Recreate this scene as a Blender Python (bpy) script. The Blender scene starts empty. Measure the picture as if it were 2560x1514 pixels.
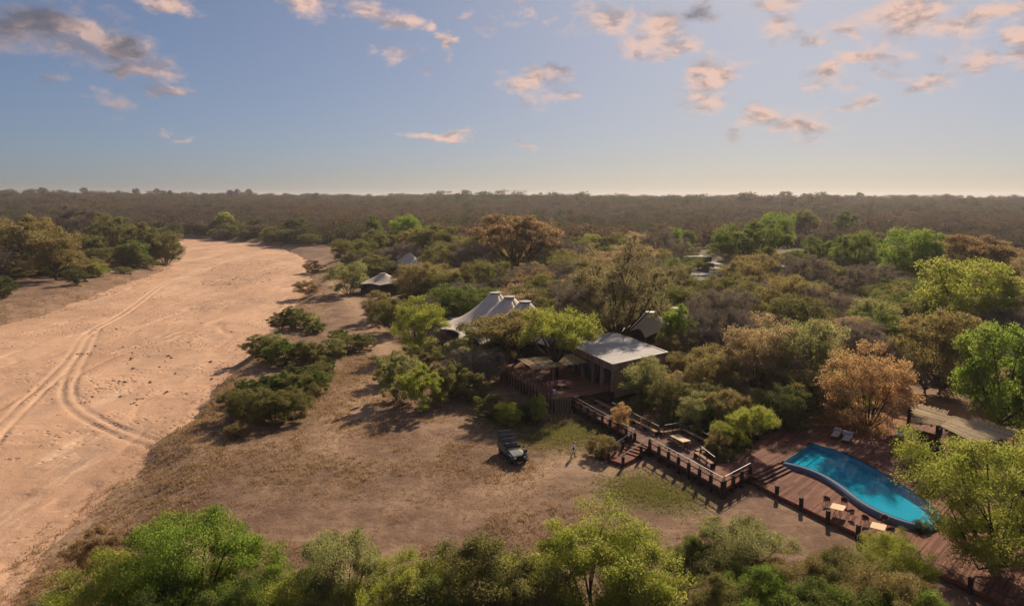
import bpy, math, random
import numpy as np
from mathutils import Vector, Matrix

# ------------------------------------------------------------------ camera, world, sun, exposure
sc = bpy.context.scene
CAM_H, FOCAL, PITCH = 28.0, 1730.0, math.radians(8.71)       # focal length in photo pixels (2560 wide)
cam_d = bpy.data.cameras.new('camera'); cam = bpy.data.objects.new('camera', cam_d)
sc.collection.objects.link(cam); sc.camera = cam
cam.location = (0, 0, CAM_H); cam.rotation_euler = (math.pi/2 - PITCH, 0, 0)
cam_d.sensor_width = 36; cam_d.lens = 36*FOCAL/2560; cam_d.clip_start = 0.5; cam_d.clip_end = 30000

SUN_AZ, SUN_EL = math.radians(23), math.radians(30)            # azimuth to the right of the view axis
SUN_DIR = Vector((math.sin(SUN_AZ)*math.cos(SUN_EL), math.cos(SUN_AZ)*math.cos(SUN_EL), math.sin(SUN_EL)))
sun_d = bpy.data.lights.new('sun', 'SUN'); sun = bpy.data.objects.new('sun', sun_d)
sc.collection.objects.link(sun); sun.location = (60, 100, 90)
sun.rotation_euler = SUN_DIR.to_track_quat('Z', 'Y').to_euler()
sun_d.energy = 3.8; sun_d.angle = math.radians(1.2); sun_d.color = (1.0, 0.80, 0.58)

sc.view_settings.view_transform = 'Standard'; sc.view_settings.look = 'None'
sc.view_settings.exposure = 0.9; sc.view_settings.gamma = 1.0
sc.render.engine = 'CYCLES'
sc.cycles.max_bounces = 6; sc.cycles.diffuse_bounces = 4; sc.cycles.glossy_bounces = 3
sc.cycles.transmission_bounces = 5; sc.cycles.transparent_max_bounces = 8
sc.cycles.caustics_reflective = False; sc.cycles.caustics_refractive = False
sc.cycles.use_denoising = True; sc.cycles.volume_bounces = 0; sc.cycles.use_adaptive_sampling = True; sc.cycles.adaptive_threshold = .015

def px_dir(px, py):
    u, v = (px-1280)/FOCAL, (757-py)/FOCAL
    c, s = math.cos(PITCH), math.sin(PITCH)
    return Vector((u, c+v*s, -s+v*c))
def at(px, py, z=0.0):
    """place on the level z that the photograph shows at a pixel"""
    d = px_dir(px, py); t = (CAM_H-z)/-d.z
    return Vector((d.x*t, d.y*t, z))
def height_at(py, Y):
    d = px_dir(1280, py); return CAM_H + d.z/d.y*Y

world = bpy.data.worlds.new('World'); sc.world = world; world.use_nodes = True
def build_world():
    nt = world.node_tree; N = nt.nodes; L = nt.links
    for n in list(N): N.remove(n)
    out = N.new('ShaderNodeOutputWorld'); bg = N.new('ShaderNodeBackground'); bg.inputs['Strength'].default_value = SKY_STRENGTH
    L.new(bg.outputs[0], out.inputs[0])
    sky = N.new('ShaderNodeTexSky'); sky.sky_type = 'NISHITA'; sky.sun_disc = False
    sky.sun_elevation = SUN_EL; sky.sun_rotation = SUN_AZ; sky.altitude = 300
    sky.air_density = 0.62; sky.dust_density = 1.6; sky.ozone_density = 3.2
    tc = N.new('ShaderNodeTexCoord'); d = tc.outputs['Generated']
    def M(op, a, b=None, clamp=False, c=None):
        n = N.new('ShaderNodeMath'); n.operation = op; n.use_clamp = clamp
        for i, x in enumerate((a, b, c)):
            if x is None: continue
            if isinstance(x, (int, float)): n.inputs[i].default_value = x
            else: L.new(x, n.inputs[i])
        return n.outputs[0]
    def V(op, a, b=None, c=None):
        n = N.new('ShaderNodeVectorMath'); n.operation = op
        for i, x in enumerate((a, b, c)):
            if x is None: continue
            if isinstance(x, tuple): n.inputs[i].default_value = x
            else: L.new(x, n.inputs[i])
        return n
    sep = N.new('ShaderNodeSeparateXYZ'); L.new(d, sep.inputs[0])
    az = M('ARCTAN2', sep.outputs[0], sep.outputs[1]); el = M('ARCSINE', sep.outputs[2])
    comb = N.new('ShaderNodeCombineXYZ'); L.new(az, comb.inputs[0]); L.new(el, comb.inputs[1])
    sv = V('MULTIPLY', d, (1, 1, 1.9)).outputs[0]
    wz = N.new('ShaderNodeTexNoise'); wz.inputs['Scale'].default_value = 13; wz.inputs['Detail'].default_value = 7; wz.inputs['Roughness'].default_value = .62; L.new(sv, wz.inputs['Vector'])
    warped = V('MULTIPLY_ADD', V('SUBTRACT', wz.outputs['Color'], (.5, .5, .5)).outputs[0], (.13, .075, 0), comb.outputs[0]).outputs[0]
    def blobs(items):
        acc = None
        for (px, py, rx, ry, s) in items:
            v = px_dir(px, py).normalized()
            a0, e0 = math.atan2(v.x, v.y), math.asin(v.z)
            ix, iy = FOCAL/rx, FOCAL/ry
            q = V('MULTIPLY_ADD', warped, (ix, iy, 0), (-a0*ix, -e0*iy, 0)).outputs[0]
            r = V('DOT_PRODUCT', q, q).outputs['Value']
            g = M('MULTIPLY', M('EXPONENT', M('MULTIPLY', r, -1.0)), s)
            acc = g if acc is None else M('MAXIMUM', acc, g)
        return acc
    lit = [(420,10,80,26,1),(770,15,90,32,1),(930,20,70,30,.9),(1000,50,50,32,.9),(1075,66,42,24,1),(1125,105,38,34,1),(1005,138,40,22,.75),(1060,174,24,16,.7),
           (935,130,30,18,.6),(1300,14,36,20,.9),(1350,46,26,16,.8),(1105,333,80,15,1),(1325,358,34,14,.85),(430,325,26,10,.55),(470,336,28,9,.6),
           (1500,45,110,45,1),(1650,80,100,55,1),(1680,110,90,36,.9),(1340,200,90,42,1),(1400,250,60,20,.9),(1330,255,40,18,.6),
           (1780,190,80,50,1),(1780,245,60,34,.9),(1735,275,28,20,.6),(1900,285,80,42,1.05),(1990,310,90,30,.9),(1830,335,45,30,.85),
           (1965,70,60,36,.95),(1930,15,80,26,.85),(2030,105,36,26,.8),(2080,75,70,16,.5),(2120,90,36,22,.8),(2050,190,70,28,1),(2160,150,80,26,1),(2110,215,60,20,.5),
           (2240,180,60,18,.7),(2310,207,60,20,.85),(2440,165,80,30,.85),(2260,40,100,55,1.05),(2390,70,60,50,1),(2500,20,110,34,1),(2560,110,40,60,1),
           (2130,262,70,20,.8),(1250,60,60,26,.6),(1180,20,40,18,.6),(1480,130,50,16,.5),(2200,110,60,24,.75),(2330,150,50,16,.6),(1870,150,40,16,.5),(2400,337,90,14,.45),(1400,418,70,14,.35),(560,20,20,10,.3)]
    dark = [(120,70,150,60,1.1),(300,105,90,42,1.05),(190,130,110,32,.9),(360,165,80,36,1),(420,225,60,26,.9),(130,215,36,22,.6),(260,245,60,22,.75),(1760,25,80,32,.8),(1350,165,40,18,.7)]
    warm = [(225,60,36,60,1),(365,98,26,24,1),(415,165,56,28,1),(435,220,40,26,1),(260,240,90,24,.7),(150,125,110,24,.6)]
    m_lit = blobs(lit); m_dark = blobs(dark); m_warm = blobs(warm)
    # the same kind of scattered cloud goes on round the rest of the sky
    cover = N.new('ShaderNodeTexNoise'); cover.inputs['Scale'].default_value = 3.2; cover.inputs['Detail'].default_value = 2
    L.new(sv, cover.inputs['Vector'])
    aside = M('MAXIMUM', M('SUBTRACT', M('ABSOLUTE', az), 0.72), M('SUBTRACT', el, 0.32))
    aside = M('MULTIPLY', aside, 6.0, True)
    m_gen = M('MULTIPLY', M('MULTIPLY', M('SUBTRACT', cover.outputs[0], 0.5), 6.0, True), aside)
    m_gen = M('MULTIPLY', m_gen, M('MULTIPLY', el, 12, True))
    nz = N.new('ShaderNodeTexNoise'); nz.inputs['Scale'].default_value = 22; nz.inputs['Detail'].default_value = 8; nz.inputs['Roughness'].default_value = 0.62
    L.new(sv, nz.inputs['Vector']); nz.inputs['Distortion'].default_value = 0.35
    off = V('ADD', sv, (0.012, 0.004, 0.016)).outputs[0]
    nz2 = N.new('ShaderNodeTexNoise'); nz2.inputs['Scale'].default_value = 22; nz2.inputs['Detail'].default_value = 5; nz2.inputs['Roughness'].default_value = 0.55
    L.new(off, nz2.inputs['Vector']); nz2.inputs['Distortion'].default_value = 0.35
    nn = M('MULTIPLY', M('SUBTRACT', nz.outputs[0], 0.5), 1.5)
    mask = M('MAXIMUM', M('MAXIMUM', m_lit, m_dark), m_gen)
    dens = M('SUBTRACT', M('ADD', M('MULTIPLY', mask, 1.2), nn), 0.40)
    dens = M('MULTIPLY', M('MULTIPLY', dens, 1.35, True), M('MULTIPLY', mask, 3.0, True))
    dens = M('SMOOTHSTEP', dens, 0.0, c=1.0) if False else M('POWER', dens, 1.35)
    shade = M('ADD', M('MULTIPLY', M('SUBTRACT', nz.outputs[0], nz2.outputs[0]), 3.4), 0.85, True)
    shade = M('MAXIMUM', shade, 0.42)
    dk = M('MULTIPLY', M('MULTIPLY', m_dark, 1.15, True), M('SUBTRACT', 1.0, M('MULTIPLY', m_warm, 0.85, True)))
    shade = M('MULTIPLY', shade, M('SUBTRACT', 1.0, M('MULTIPLY', dk, 0.93)))
    ramp = N.new('ShaderNodeMix'); ramp.data_type = 'RGBA'
    ramp.inputs['A'].default_value = (*CLOUD_DARK, 1); ramp.inputs['B'].default_value = (*CLOUD_LIT, 1)
    L.new(shade, ramp.inputs['Factor'])
    # thin haze greys the blue and warms the low sky
    hsv = N.new('ShaderNodeHueSaturation'); hsv.inputs['Saturation'].default_value = SKY_SAT; tn = V('MULTIPLY', sky.outputs[0], SKY_TINT); L.new(tn.outputs[0], hsv.inputs['Color'])
    lum = V('DOT_PRODUCT', hsv.outputs[0], (.2126, .7152, .0722)).outputs['Value']
    soft = N.new('ShaderNodeVectorMath'); soft.operation = 'SCALE'; L.new(hsv.outputs[0], soft.inputs[0])
    L.new(M('DIVIDE', 1.0, M('MULTIPLY_ADD', lum, SKY_SHOULDER, c=1.0)), soft.inputs['Scale'])
    mix = N.new('ShaderNodeMix'); mix.data_type = 'RGBA'
    L.new(M('MULTIPLY', dens, 0.9), mix.inputs['Factor']); L.new(soft.outputs[0], mix.inputs['A']); L.new(ramp.outputs['Result'], mix.inputs['B'])
    L.new(mix.outputs['Result'], bg.inputs['Color'])
SKY_STRENGTH, SKY_SAT, SKY_SHOULDER = 0.054, .92, 0.12
SKY_TINT = (.935, .955, .995)
world.cycles.sampling_method = 'MANUAL'; world.cycles.sample_map_resolution = 256
CLOUD_LIT, CLOUD_DARK = (8.2, 5.6, 4.55), (1.0, 1.1, 1.45)
build_world()

# ------------------------------------------------------------------ helpers
COL = sc.collection
def tag(o, label=None, cat=None, group=None, kind=None):
    for k, v in (('label', label), ('category', cat), ('group', group), ('kind', kind)):
        if v: o[k] = v
    return o
def empty(name, loc=(0, 0, 0), rz=0.0, label=None, cat=None, group=None):
    o = bpy.data.objects.new(name, None); COL.objects.link(o)
    o.location = loc; o.rotation_euler = (0, 0, rz); o.empty_display_size = 0.3
    return tag(o, label, cat, group)
def root_of(o):
    while o.parent: o = o.parent
    return o
def mesh_arrays(name, verts, faces, mat=None, smooth=False, tint=None):
    """faces: list of int arrays (n,3) / (n,4)"""
    me = bpy.data.meshes.new(name)
    faces = [np.asarray(f, dtype=np.int32) for f in faces if len(f)]
    verts = np.asarray(verts, dtype=np.float32)
    me.vertices.add(len(verts)); me.vertices.foreach_set('co', verts.ravel())
    nl = sum(f.size for f in faces); npoly = sum(len(f) for f in faces)
    me.loops.add(nl); me.polygons.add(npoly)
    me.loops.foreach_set('vertex_index', np.concatenate([f.ravel() for f in faces]))
    tot = np.concatenate([np.full(len(f), f.shape[1], dtype=np.int32) for f in faces])
    start = np.concatenate([[0], np.cumsum(tot)[:-1]]).astype(np.int32)
    me.polygons.foreach_set('loop_start', start)
    me.polygons.foreach_set('use_smooth', np.full(npoly, smooth))
    if tint is not None:
        a = me.attributes.new('tint', 'FLOAT', 'FACE'); a.data.foreach_set('value', np.asarray(tint, dtype=np.float32))
    me.update(calc_edges=True)
    if mat: me.materials.append(mat)
    return me
def link(name, me, parent=None, loc=None):
    o = bpy.data.objects.new(name, me); COL.objects.link(o)
    if parent is not None: o.parent = parent
    if loc is not None: o.location = loc
    return o

class MB:
    """collects shapes, then links them as ONE mesh object"""
    def __init__(s): s.v = []; s.f = []; s.t = []; s.tv = 0.5
    def add(s, vs, fs):
        b = len(s.v); s.v += [tuple(x) for x in vs]; s.f += [tuple(i+b for i in f) for f in fs]; s.t += [s.tv]*len(fs); return s
    def box(s, c, size, rz=0.0, R=None, taper=1.0):
        R = R or Matrix.Rotation(rz, 3, 'Z'); c = Vector(c); x, y, z = (q/2 for q in size); vs = []
        for k, (dx, dy, dz) in enumerate([(-1,-1,-1),(1,-1,-1),(1,1,-1),(-1,1,-1),(-1,-1,1),(1,-1,1),(1,1,1),(-1,1,1)]):
            t = taper if dz > 0 else 1
            vs.append(c + R @ Vector((dx*x*t, dy*y*t, dz*z)))
        return s.add(vs, [(3,2,1,0),(4,5,6,7),(0,1,5,4),(1,2,6,5),(2,3,7,6),(3,0,4,7)])
    def beam(s, p0, p1, w, h):
        p0, p1 = Vector(p0), Vector(p1); d = p1-p0; L = d.length
        if L < 1e-6: return s
        x = d/L; up = Vector((0,0,1)) if abs(x.z) < .98 else Vector((0,1,0))
        y = up.cross(x).normalized(); z = x.cross(y)
        return s.box((p0+p1)/2, (L, w, h), R=Matrix((x, y, z)).transposed())
    def tube(s, pts, r, n=6, cap=True):
        pts = [Vector(p) for p in pts]; rs = r if isinstance(r, (list, tuple)) else [r]*len(pts); vs = []; fs = []
        ref = None
        for i, p in enumerate(pts):
            d = (pts[min(i+1, len(pts)-1)] - pts[max(i-1, 0)]).normalized()
            a = Vector((1,0,0)) if ref is None and abs(d.x) < .9 else (Vector((0,1,0)) if ref is None else ref)
            a = (a - d*a.dot(d)).normalized(); ref = a; b = d.cross(a)
            for k in range(n):
                t = 2*math.pi*k/n; vs.append(p + (a*math.cos(t)+b*math.sin(t))*rs[i])
        for i in range(len(pts)-1):
            for k in range(n):
                k2 = (k+1) % n; fs.append((i*n+k, i*n+k2, (i+1)*n+k2, (i+1)*n+k))
        if cap: fs.append(tuple(range(n-1, -1, -1))); fs.append(tuple((len(pts)-1)*n+k for k in range(n)))
        return s.add(vs, fs)
    def lathe(s, c, prof, n=16):
        c = Vector(c); vs = []; fs = []
        for r, z in prof:
            for k in range(n):
                t = 2*math.pi*k/n; vs.append(c + Vector((r*math.cos(t), r*math.sin(t), z)))
        for i in range(len(prof)-1):
            for k in range(n):
                k2 = (k+1) % n; fs.append((i*n+k, i*n+k2, (i+1)*n+k2, (i+1)*n+k))
        fs.append(tuple(range(n-1, -1, -1))); fs.append(tuple((len(prof)-1)*n+k for k in range(n)))
        return s.add(vs, fs)
    def prism(s, poly, z0, z1):
        n = len(poly); vs = [(x, y, z0) for x, y in poly] + [(x, y, z1) for x, y in poly]
        fs = [tuple(range(n-1, -1, -1)), tuple(range(n, 2*n))] + [(i, (i+1) % n, n+(i+1) % n, n+i) for i in range(n)]
        return s.add(vs, fs)
    def build(s, name, mat, parent=None, local=False, smooth=False, label=None, kind=None):
        me = bpy.data.meshes.new(name)
        off = Vector((0,0,0)) if (parent is None or local) else root_of(parent).location
        me.from_pydata([(x-off.x, y-off.y, z-off.z) for x, y, z in s.v], [], s.f)
        a = me.attributes.new('tint', 'FLOAT', 'FACE'); a.data.foreach_set('value', s.t)
        if smooth: me.polygons.foreach_set('use_smooth', [True]*len(me.polygons))
        me.materials.append(mat); me.update()
        o = link(name, me, parent)
        return tag(o, label, kind=kind)
def copy_tree(o, parent=None):
    c = o.copy(); COL.objects.link(c); c.parent = parent
    for ch in list(o.children): copy_tree(ch, c)
    return c

# ------------------------------------------------------------------ materials
def nodes(name):
    m = bpy.data.materials.new(name); m.use_nodes = True; nt = m.node_tree
    return m, nt, nt.nodes, nt.links, nt.nodes['Principled BSDF']
def mat(name, c1, c2=None, scale=3.0, rough=0.75, spec=0.3, metal=0.0, bump=0.0, stretch=(1,1,1), tint=0.0, detail=6):
    m, nt, N, L, P = nodes(name); c2 = c2 or tuple(x*0.7 for x in c1)
    P.inputs['Roughness'].default_value = rough; P.inputs['Metallic'].default_value = metal
    P.inputs['Specular IOR Level'].default_value = spec
    tc = N.new('ShaderNodeTexCoord'); mp = N.new('ShaderNodeMapping'); mp.inputs['Scale'].default_value = stretch
    L.new(tc.outputs['Object'], mp.inputs[0])
    nz = N.new('ShaderNodeTexNoise'); nz.inputs['Scale'].default_value = scale; nz.inputs['Detail'].default_value = detail; nz.inputs['Roughness'].default_value = .65
    L.new(mp.outputs[0], nz.inputs['Vector'])
    cr = N.new('ShaderNodeMapRange'); cr.inputs[1].default_value = .3; cr.inputs[2].default_value = .7; L.new(nz.outputs[0], cr.inputs[0])
    mx = N.new('ShaderNodeMix'); mx.data_type = 'RGBA'; mx.inputs['A'].default_value = (*c1, 1); mx.inputs['B'].default_value = (*c2, 1)
    L.new(cr.outputs[0], mx.inputs['Factor']); col = mx.outputs['Result']
    if tint:
        at_ = N.new('ShaderNodeAttribute'); at_.attribute_name = 'tint'
        mr = N.new('ShaderNodeMapRange'); mr.inputs[3].default_value = 1-tint; mr.inputs[4].default_value = 1+tint; L.new(at_.outputs['Fac'], mr.inputs[0])
        vm = N.new('ShaderNodeVectorMath'); vm.operation = 'SCALE'; L.new(col, vm.inputs[0]); L.new(mr.outputs[0], vm.inputs['Scale']); col = vm.outputs[0]
    L.new(col, P.inputs['Base Color'])
    if bump:
        b = N.new('ShaderNodeBump'); b.inputs['Strength'].default_value = bump; b.inputs['Distance'].default_value = .05
        L.new(nz.outputs[0], b.inputs['Height']); L.new(b.outputs[0], P.inputs['Normal'])
    return m
def leaf_mat(name, dark, light, glow=0.55, dusty=.55):
    m, nt, N, L, P = nodes(name)
    at_ = N.new('ShaderNodeAttribute'); at_.attribute_name = 'tint'
    oi = N.new('ShaderNodeObjectInfo')
    add = N.new('ShaderNodeMath'); add.operation = 'MULTIPLY_ADD'; L.new(oi.outputs['Random'], add.inputs[0]); add.inputs[1].default_value = .3; L.new(at_.outputs['Fac'], add.inputs[2])
    sb = N.new('ShaderNodeMath'); sb.operation = 'SUBTRACT'; sb.use_clamp = True; L.new(add.outputs[0], sb.inputs[0]); sb.inputs[1].default_value = .15
    mx = N.new('ShaderNodeMix'); mx.data_type = 'RGBA'; mx.inputs['A'].default_value = (*dark, 1); mx.inputs['B'].default_value = (*light, 1); L.new(sb.outputs[0], mx.inputs['Factor'])
    tc = N.new('ShaderNodeTexCoord'); nz = N.new('ShaderNodeTexNoise'); nz.inputs['Scale'].default_value = 5.5; nz.inputs['Detail'].default_value = 3; L.new(tc.outputs['Object'], nz.inputs['Vector'])
    mr = N.new('ShaderNodeMapRange'); mr.inputs[1].default_value = .42; mr.inputs[2].default_value = .72; mr.inputs[4].default_value = dusty; L.new(nz.outputs[0], mr.inputs[0])
    m0 = mx; mx = N.new('ShaderNodeMix'); mx.data_type = 'RGBA'; L.new(mr.outputs[0], mx.inputs['Factor']); L.new(m0.outputs['Result'], mx.inputs['A'])
    av = sum(light)/3; mx.inputs['B'].default_value = (av*1.35, av*1.12, av*.75, 1)
    L.new(mx.outputs['Result'], P.inputs['Base Color']); P.inputs['Roughness'].default_value = .75; P.inputs['Specular IOR Level'].default_value = .06
    tr = N.new('ShaderNodeBsdfTranslucent')
    vm = N.new('ShaderNodeVectorMath'); vm.operation = 'MULTIPLY'; L.new(mx.outputs['Result'], vm.inputs[0]); vm.inputs[1].default_value = (1.5, 1.45, 1.1)
    L.new(vm.outputs[0], tr.inputs[0])
    ms = N.new('ShaderNodeMixShader'); ms.inputs[0].default_value = glow
    L.new(P.outputs[0], ms.inputs[1]); L.new(tr.outputs[0], ms.inputs[2]); L.new(ms.outputs[0], N['Material Output'].inputs[0])
    return m

# ------------------------------------------------------------------ terrain
def vnoise(x, y, seed=0):
    xi, yi = np.floor(x).astype(np.int64), np.floor(y).astype(np.int64); fx, fy = x-xi, y-yi
    fx = fx*fx*(3-2*fx); fy = fy*fy*(3-2*fy)
    def h(i, j):
        n = (i*374761393 + j*668265263 + seed*982451653) & 0x7fffffff
        n = ((n ^ (n >> 13))*1274126177) & 0x7fffffff
        return ((n ^ (n >> 16)) & 0xffff)/65535.0
    return (h(xi,yi)*(1-fx)+h(xi+1,yi)*fx)*(1-fy) + (h(xi,yi+1)*(1-fx)+h(xi+1,yi+1)*fx)*fy
def fbm(x, y, o=4, seed=0):
    a, s, t = 0.5, 0.0, 0.0
    for k in range(o):
        s = s + a*vnoise(x*2**k, y*2**k, seed+k*17); t += a; a *= .55
    return s/t
def sstep(a, b, x):
    t = np.clip((x-a)/(b-a), 0, 1); return t*t*(3-2*t)
def seg_dist(x, y, pts, closed=False):
    d = np.full(x.shape, 1e18); pts = list(pts)
    segs = list(zip(pts, pts[1:] + ([pts[0]] if closed else [])))[:len(pts) if closed else len(pts)-1]
    for (ax, ay), (bx, by) in segs:
        dx, dy = bx-ax, by-ay; t = np.clip(((x-ax)*dx+(y-ay)*dy)/(dx*dx+dy*dy+1e-9), 0, 1)
        d = np.minimum(d, (x-ax-t*dx)**2+(y-ay-t*dy)**2)
    return np.sqrt(d)
def in_poly(x, y, pts):
    r = np.zeros(x.shape, bool); n = len(pts); j = n-1
    for i in range(n):
        (xi, yi), (xj, yj) = pts[i], pts[j]
        c = ((yi > y) != (yj > y)) & (x < (xj-xi)*(y-yi)/(yj-yi+1e-12)+xi); r ^= c; j = i
    return r
BED = -2.0
def px_line(pts, z): return [tuple(at(a, b, z)[:2]) for a, b in pts]
RIVER = px_line([(-110,1660),(-30,1520),(40,1430),(120,1350),(190,1285),(262,1232),(330,1176),(400,1112),(455,1062),(520,1002),(565,950),(612,890),(650,848),(690,802),
                 (722,768),(748,738),(772,700),(778,672),(748,642),(700,618),(640,607),(560,600),(470,596),(380,594),(250,591),(150,590),(140,600),(260,603),(380,607),(468,618),
                 (466,640),(432,668),(400,684),(330,711),(270,734),(200,758),(130,783),(60,806),(0,823),(-200,885),(-600,1000),(-1200,1200),(-1200,1800)], BED)
def river_sd(x, y):
    d = seg_dist(x, y, RIVER, True); d = np.where(in_poly(x, y, RIVER), -d, d)
    return d + (fbm(x*.16, y*.10, 3, 61)-.5)*5.0*sstep(14, 3, np.abs(d)) + (fbm(x*.7, y*.5, 2, 62)-.5)*1.6*sstep(6, 1, np.abs(d))
def ground_z(x, y, sd=None):
    x = np.asarray(x, float); y = np.asarray(y, float)
    sd = river_sd(x, y) if sd is None else sd
    W = 4.5 + 12*sstep(80, 55, y)*sstep(30, -10, x) + 9*sstep(-50, -75, x)*sstep(420, 330, y)
    wob = (fbm(x*.22, y*.22, 3, 5)-.5)
    plate = (fbm(x*.06, y*.06, 3, 1)-.5)*.5*sstep(3, 12, sd)
    plate = plate*(1-.8*sstep(40, 10, np.hypot(x-18, y-75)))
    bank = sstep(0, 1, np.clip((sd+wob*2.2*sstep(0, 2, sd))/W, 0, 1))
    z = np.where(sd > 0, BED + (0-BED)*bank, BED - np.clip(-sd*.5, 0, 1.2)) + np.where(sd > 0, plate, 0)
    dist = np.hypot(x, y)
    z = z + sstep(480, 1650, dist)*(16.5 + 9*sstep(.25, -.55, x/np.maximum(dist, 1)) + 8*(fbm(x*.0022, y*.0022, 3, 77)-.5))
    return z
def gz(x, y): return float(ground_z(np.array([x]), np.array([y]))[0])

PATHS = [(px_line([(790,640),(815,690),(850,730),(905,775),(945,835),(965,880),(945,930),(905,990),(880,1050),(820,1120)], 0), 3.0),
         (px_line([(1230,1230),(1330,1190),(1420,1150),(1520,1180)], 0), 2.4)]
def grid_mesh(xs, ys, zf):
    X, Y = np.meshgrid(xs, ys); x, y = X.ravel(), Y.ravel()
    nx, ny = len(xs), len(ys)
    i = (np.arange(ny-1)[:, None]*nx + np.arange(nx-1)[None, :]).ravel()
    return x, y, np.stack([i, i+1, i+nx+1, i+nx], 1)
def pt_attr(me, name, vals):
    a = me.attributes.new(name, 'FLOAT', 'POINT'); a.data.foreach_set('value', np.asarray(vals, dtype=np.float32))

def ground_material():
    m, nt, N, L, P = nodes('dry_ground'); P.inputs['Roughness'].default_value = .95; P.inputs['Specular IOR Level'].default_value = .1
    tc = N.new('ShaderNodeTexCoord'); o = tc.outputs['Object']
    def noise(s, det=6, r=.6):
        n = N.new('ShaderNodeTexNoise'); n.inputs['Scale'].default_value = s; n.inputs['Detail'].default_value = det; n.inputs['Roughness'].default_value = r; L.new(o, n.inputs['Vector']); return n.outputs[0]
    def rng(x, a, b):
        n = N.new('ShaderNodeMapRange'); n.inputs[1].default_value = a; n.inputs[2].default_value = b; L.new(x, n.inputs[0]); return n.outputs[0]
    def mix(f, a, b):
        n = N.new('ShaderNodeMix'); n.data_type = 'RGBA'; L.new(f, n.inputs['Factor'])
        for k, q in (('A', a), ('B', b)):
            if isinstance(q, tuple): n.inputs[k].default_value = (*q, 1)
            else: L.new(q, n.inputs[k])
        return n.outputs['Result']
    def attr(nm):
        n = N.new('ShaderNodeAttribute'); n.attribute_name = nm; return n.outputs['Fac']
    def mul(a, b):
        n = N.new('ShaderNodeMath'); n.operation = 'MULTIPLY'; n.use_clamp = True
        for i, q in enumerate((a, b)):
            if isinstance(q, (int, float)): n.inputs[i].default_value = q
            else: L.new(q, n.inputs[i])
        return n.outputs[0]
    n1, n2, n3 = noise(.16, 6, .7), noise(.9, 8, .72), noise(5.0, 5, .7)
    soil = mix(rng(n1, .40, .60), (.140, .084, .060), (.285, .19, .132))
    soil = mix(rng(n2, .45, .72), soil, (.125, .078, .052))
    soil = mix(mul(rng(n3, .5, .75), .6), soil, (.36, .255, .17))
    far = mix(rng(noise(.02, 4), .35, .65), (.085, .060, .046), (.125, .095, .068))
    c = mix(attr('far'), soil, far)
    c = mix(mul(attr('sand'), rng(n2, .25, .6)), c, (.40, .275, .18))
    c = mix(mul(attr('green'), rng(n2, .3, .62)), c, (.10, .125, .03))
    c = mix(mul(attr('litter'), rng(n2, .3, .6)), c, (.36, .17, .07))
    L.new(c, P.inputs['Base Color'])
    b = N.new('ShaderNodeBump'); b.inputs['Strength'].default_value = .8; b.inputs['Distance'].default_value = .16
    ad = N.new('ShaderNodeMath'); ad.operation = 'MULTIPLY_ADD'; L.new(n3, ad.inputs[0]); ad.inputs[1].default_value = .4; L.new(n2, ad.inputs[2])
    L.new(ad.outputs[0], b.inputs['Height']); L.new(b.outputs[0], P.inputs['Normal'])
    return m
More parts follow.
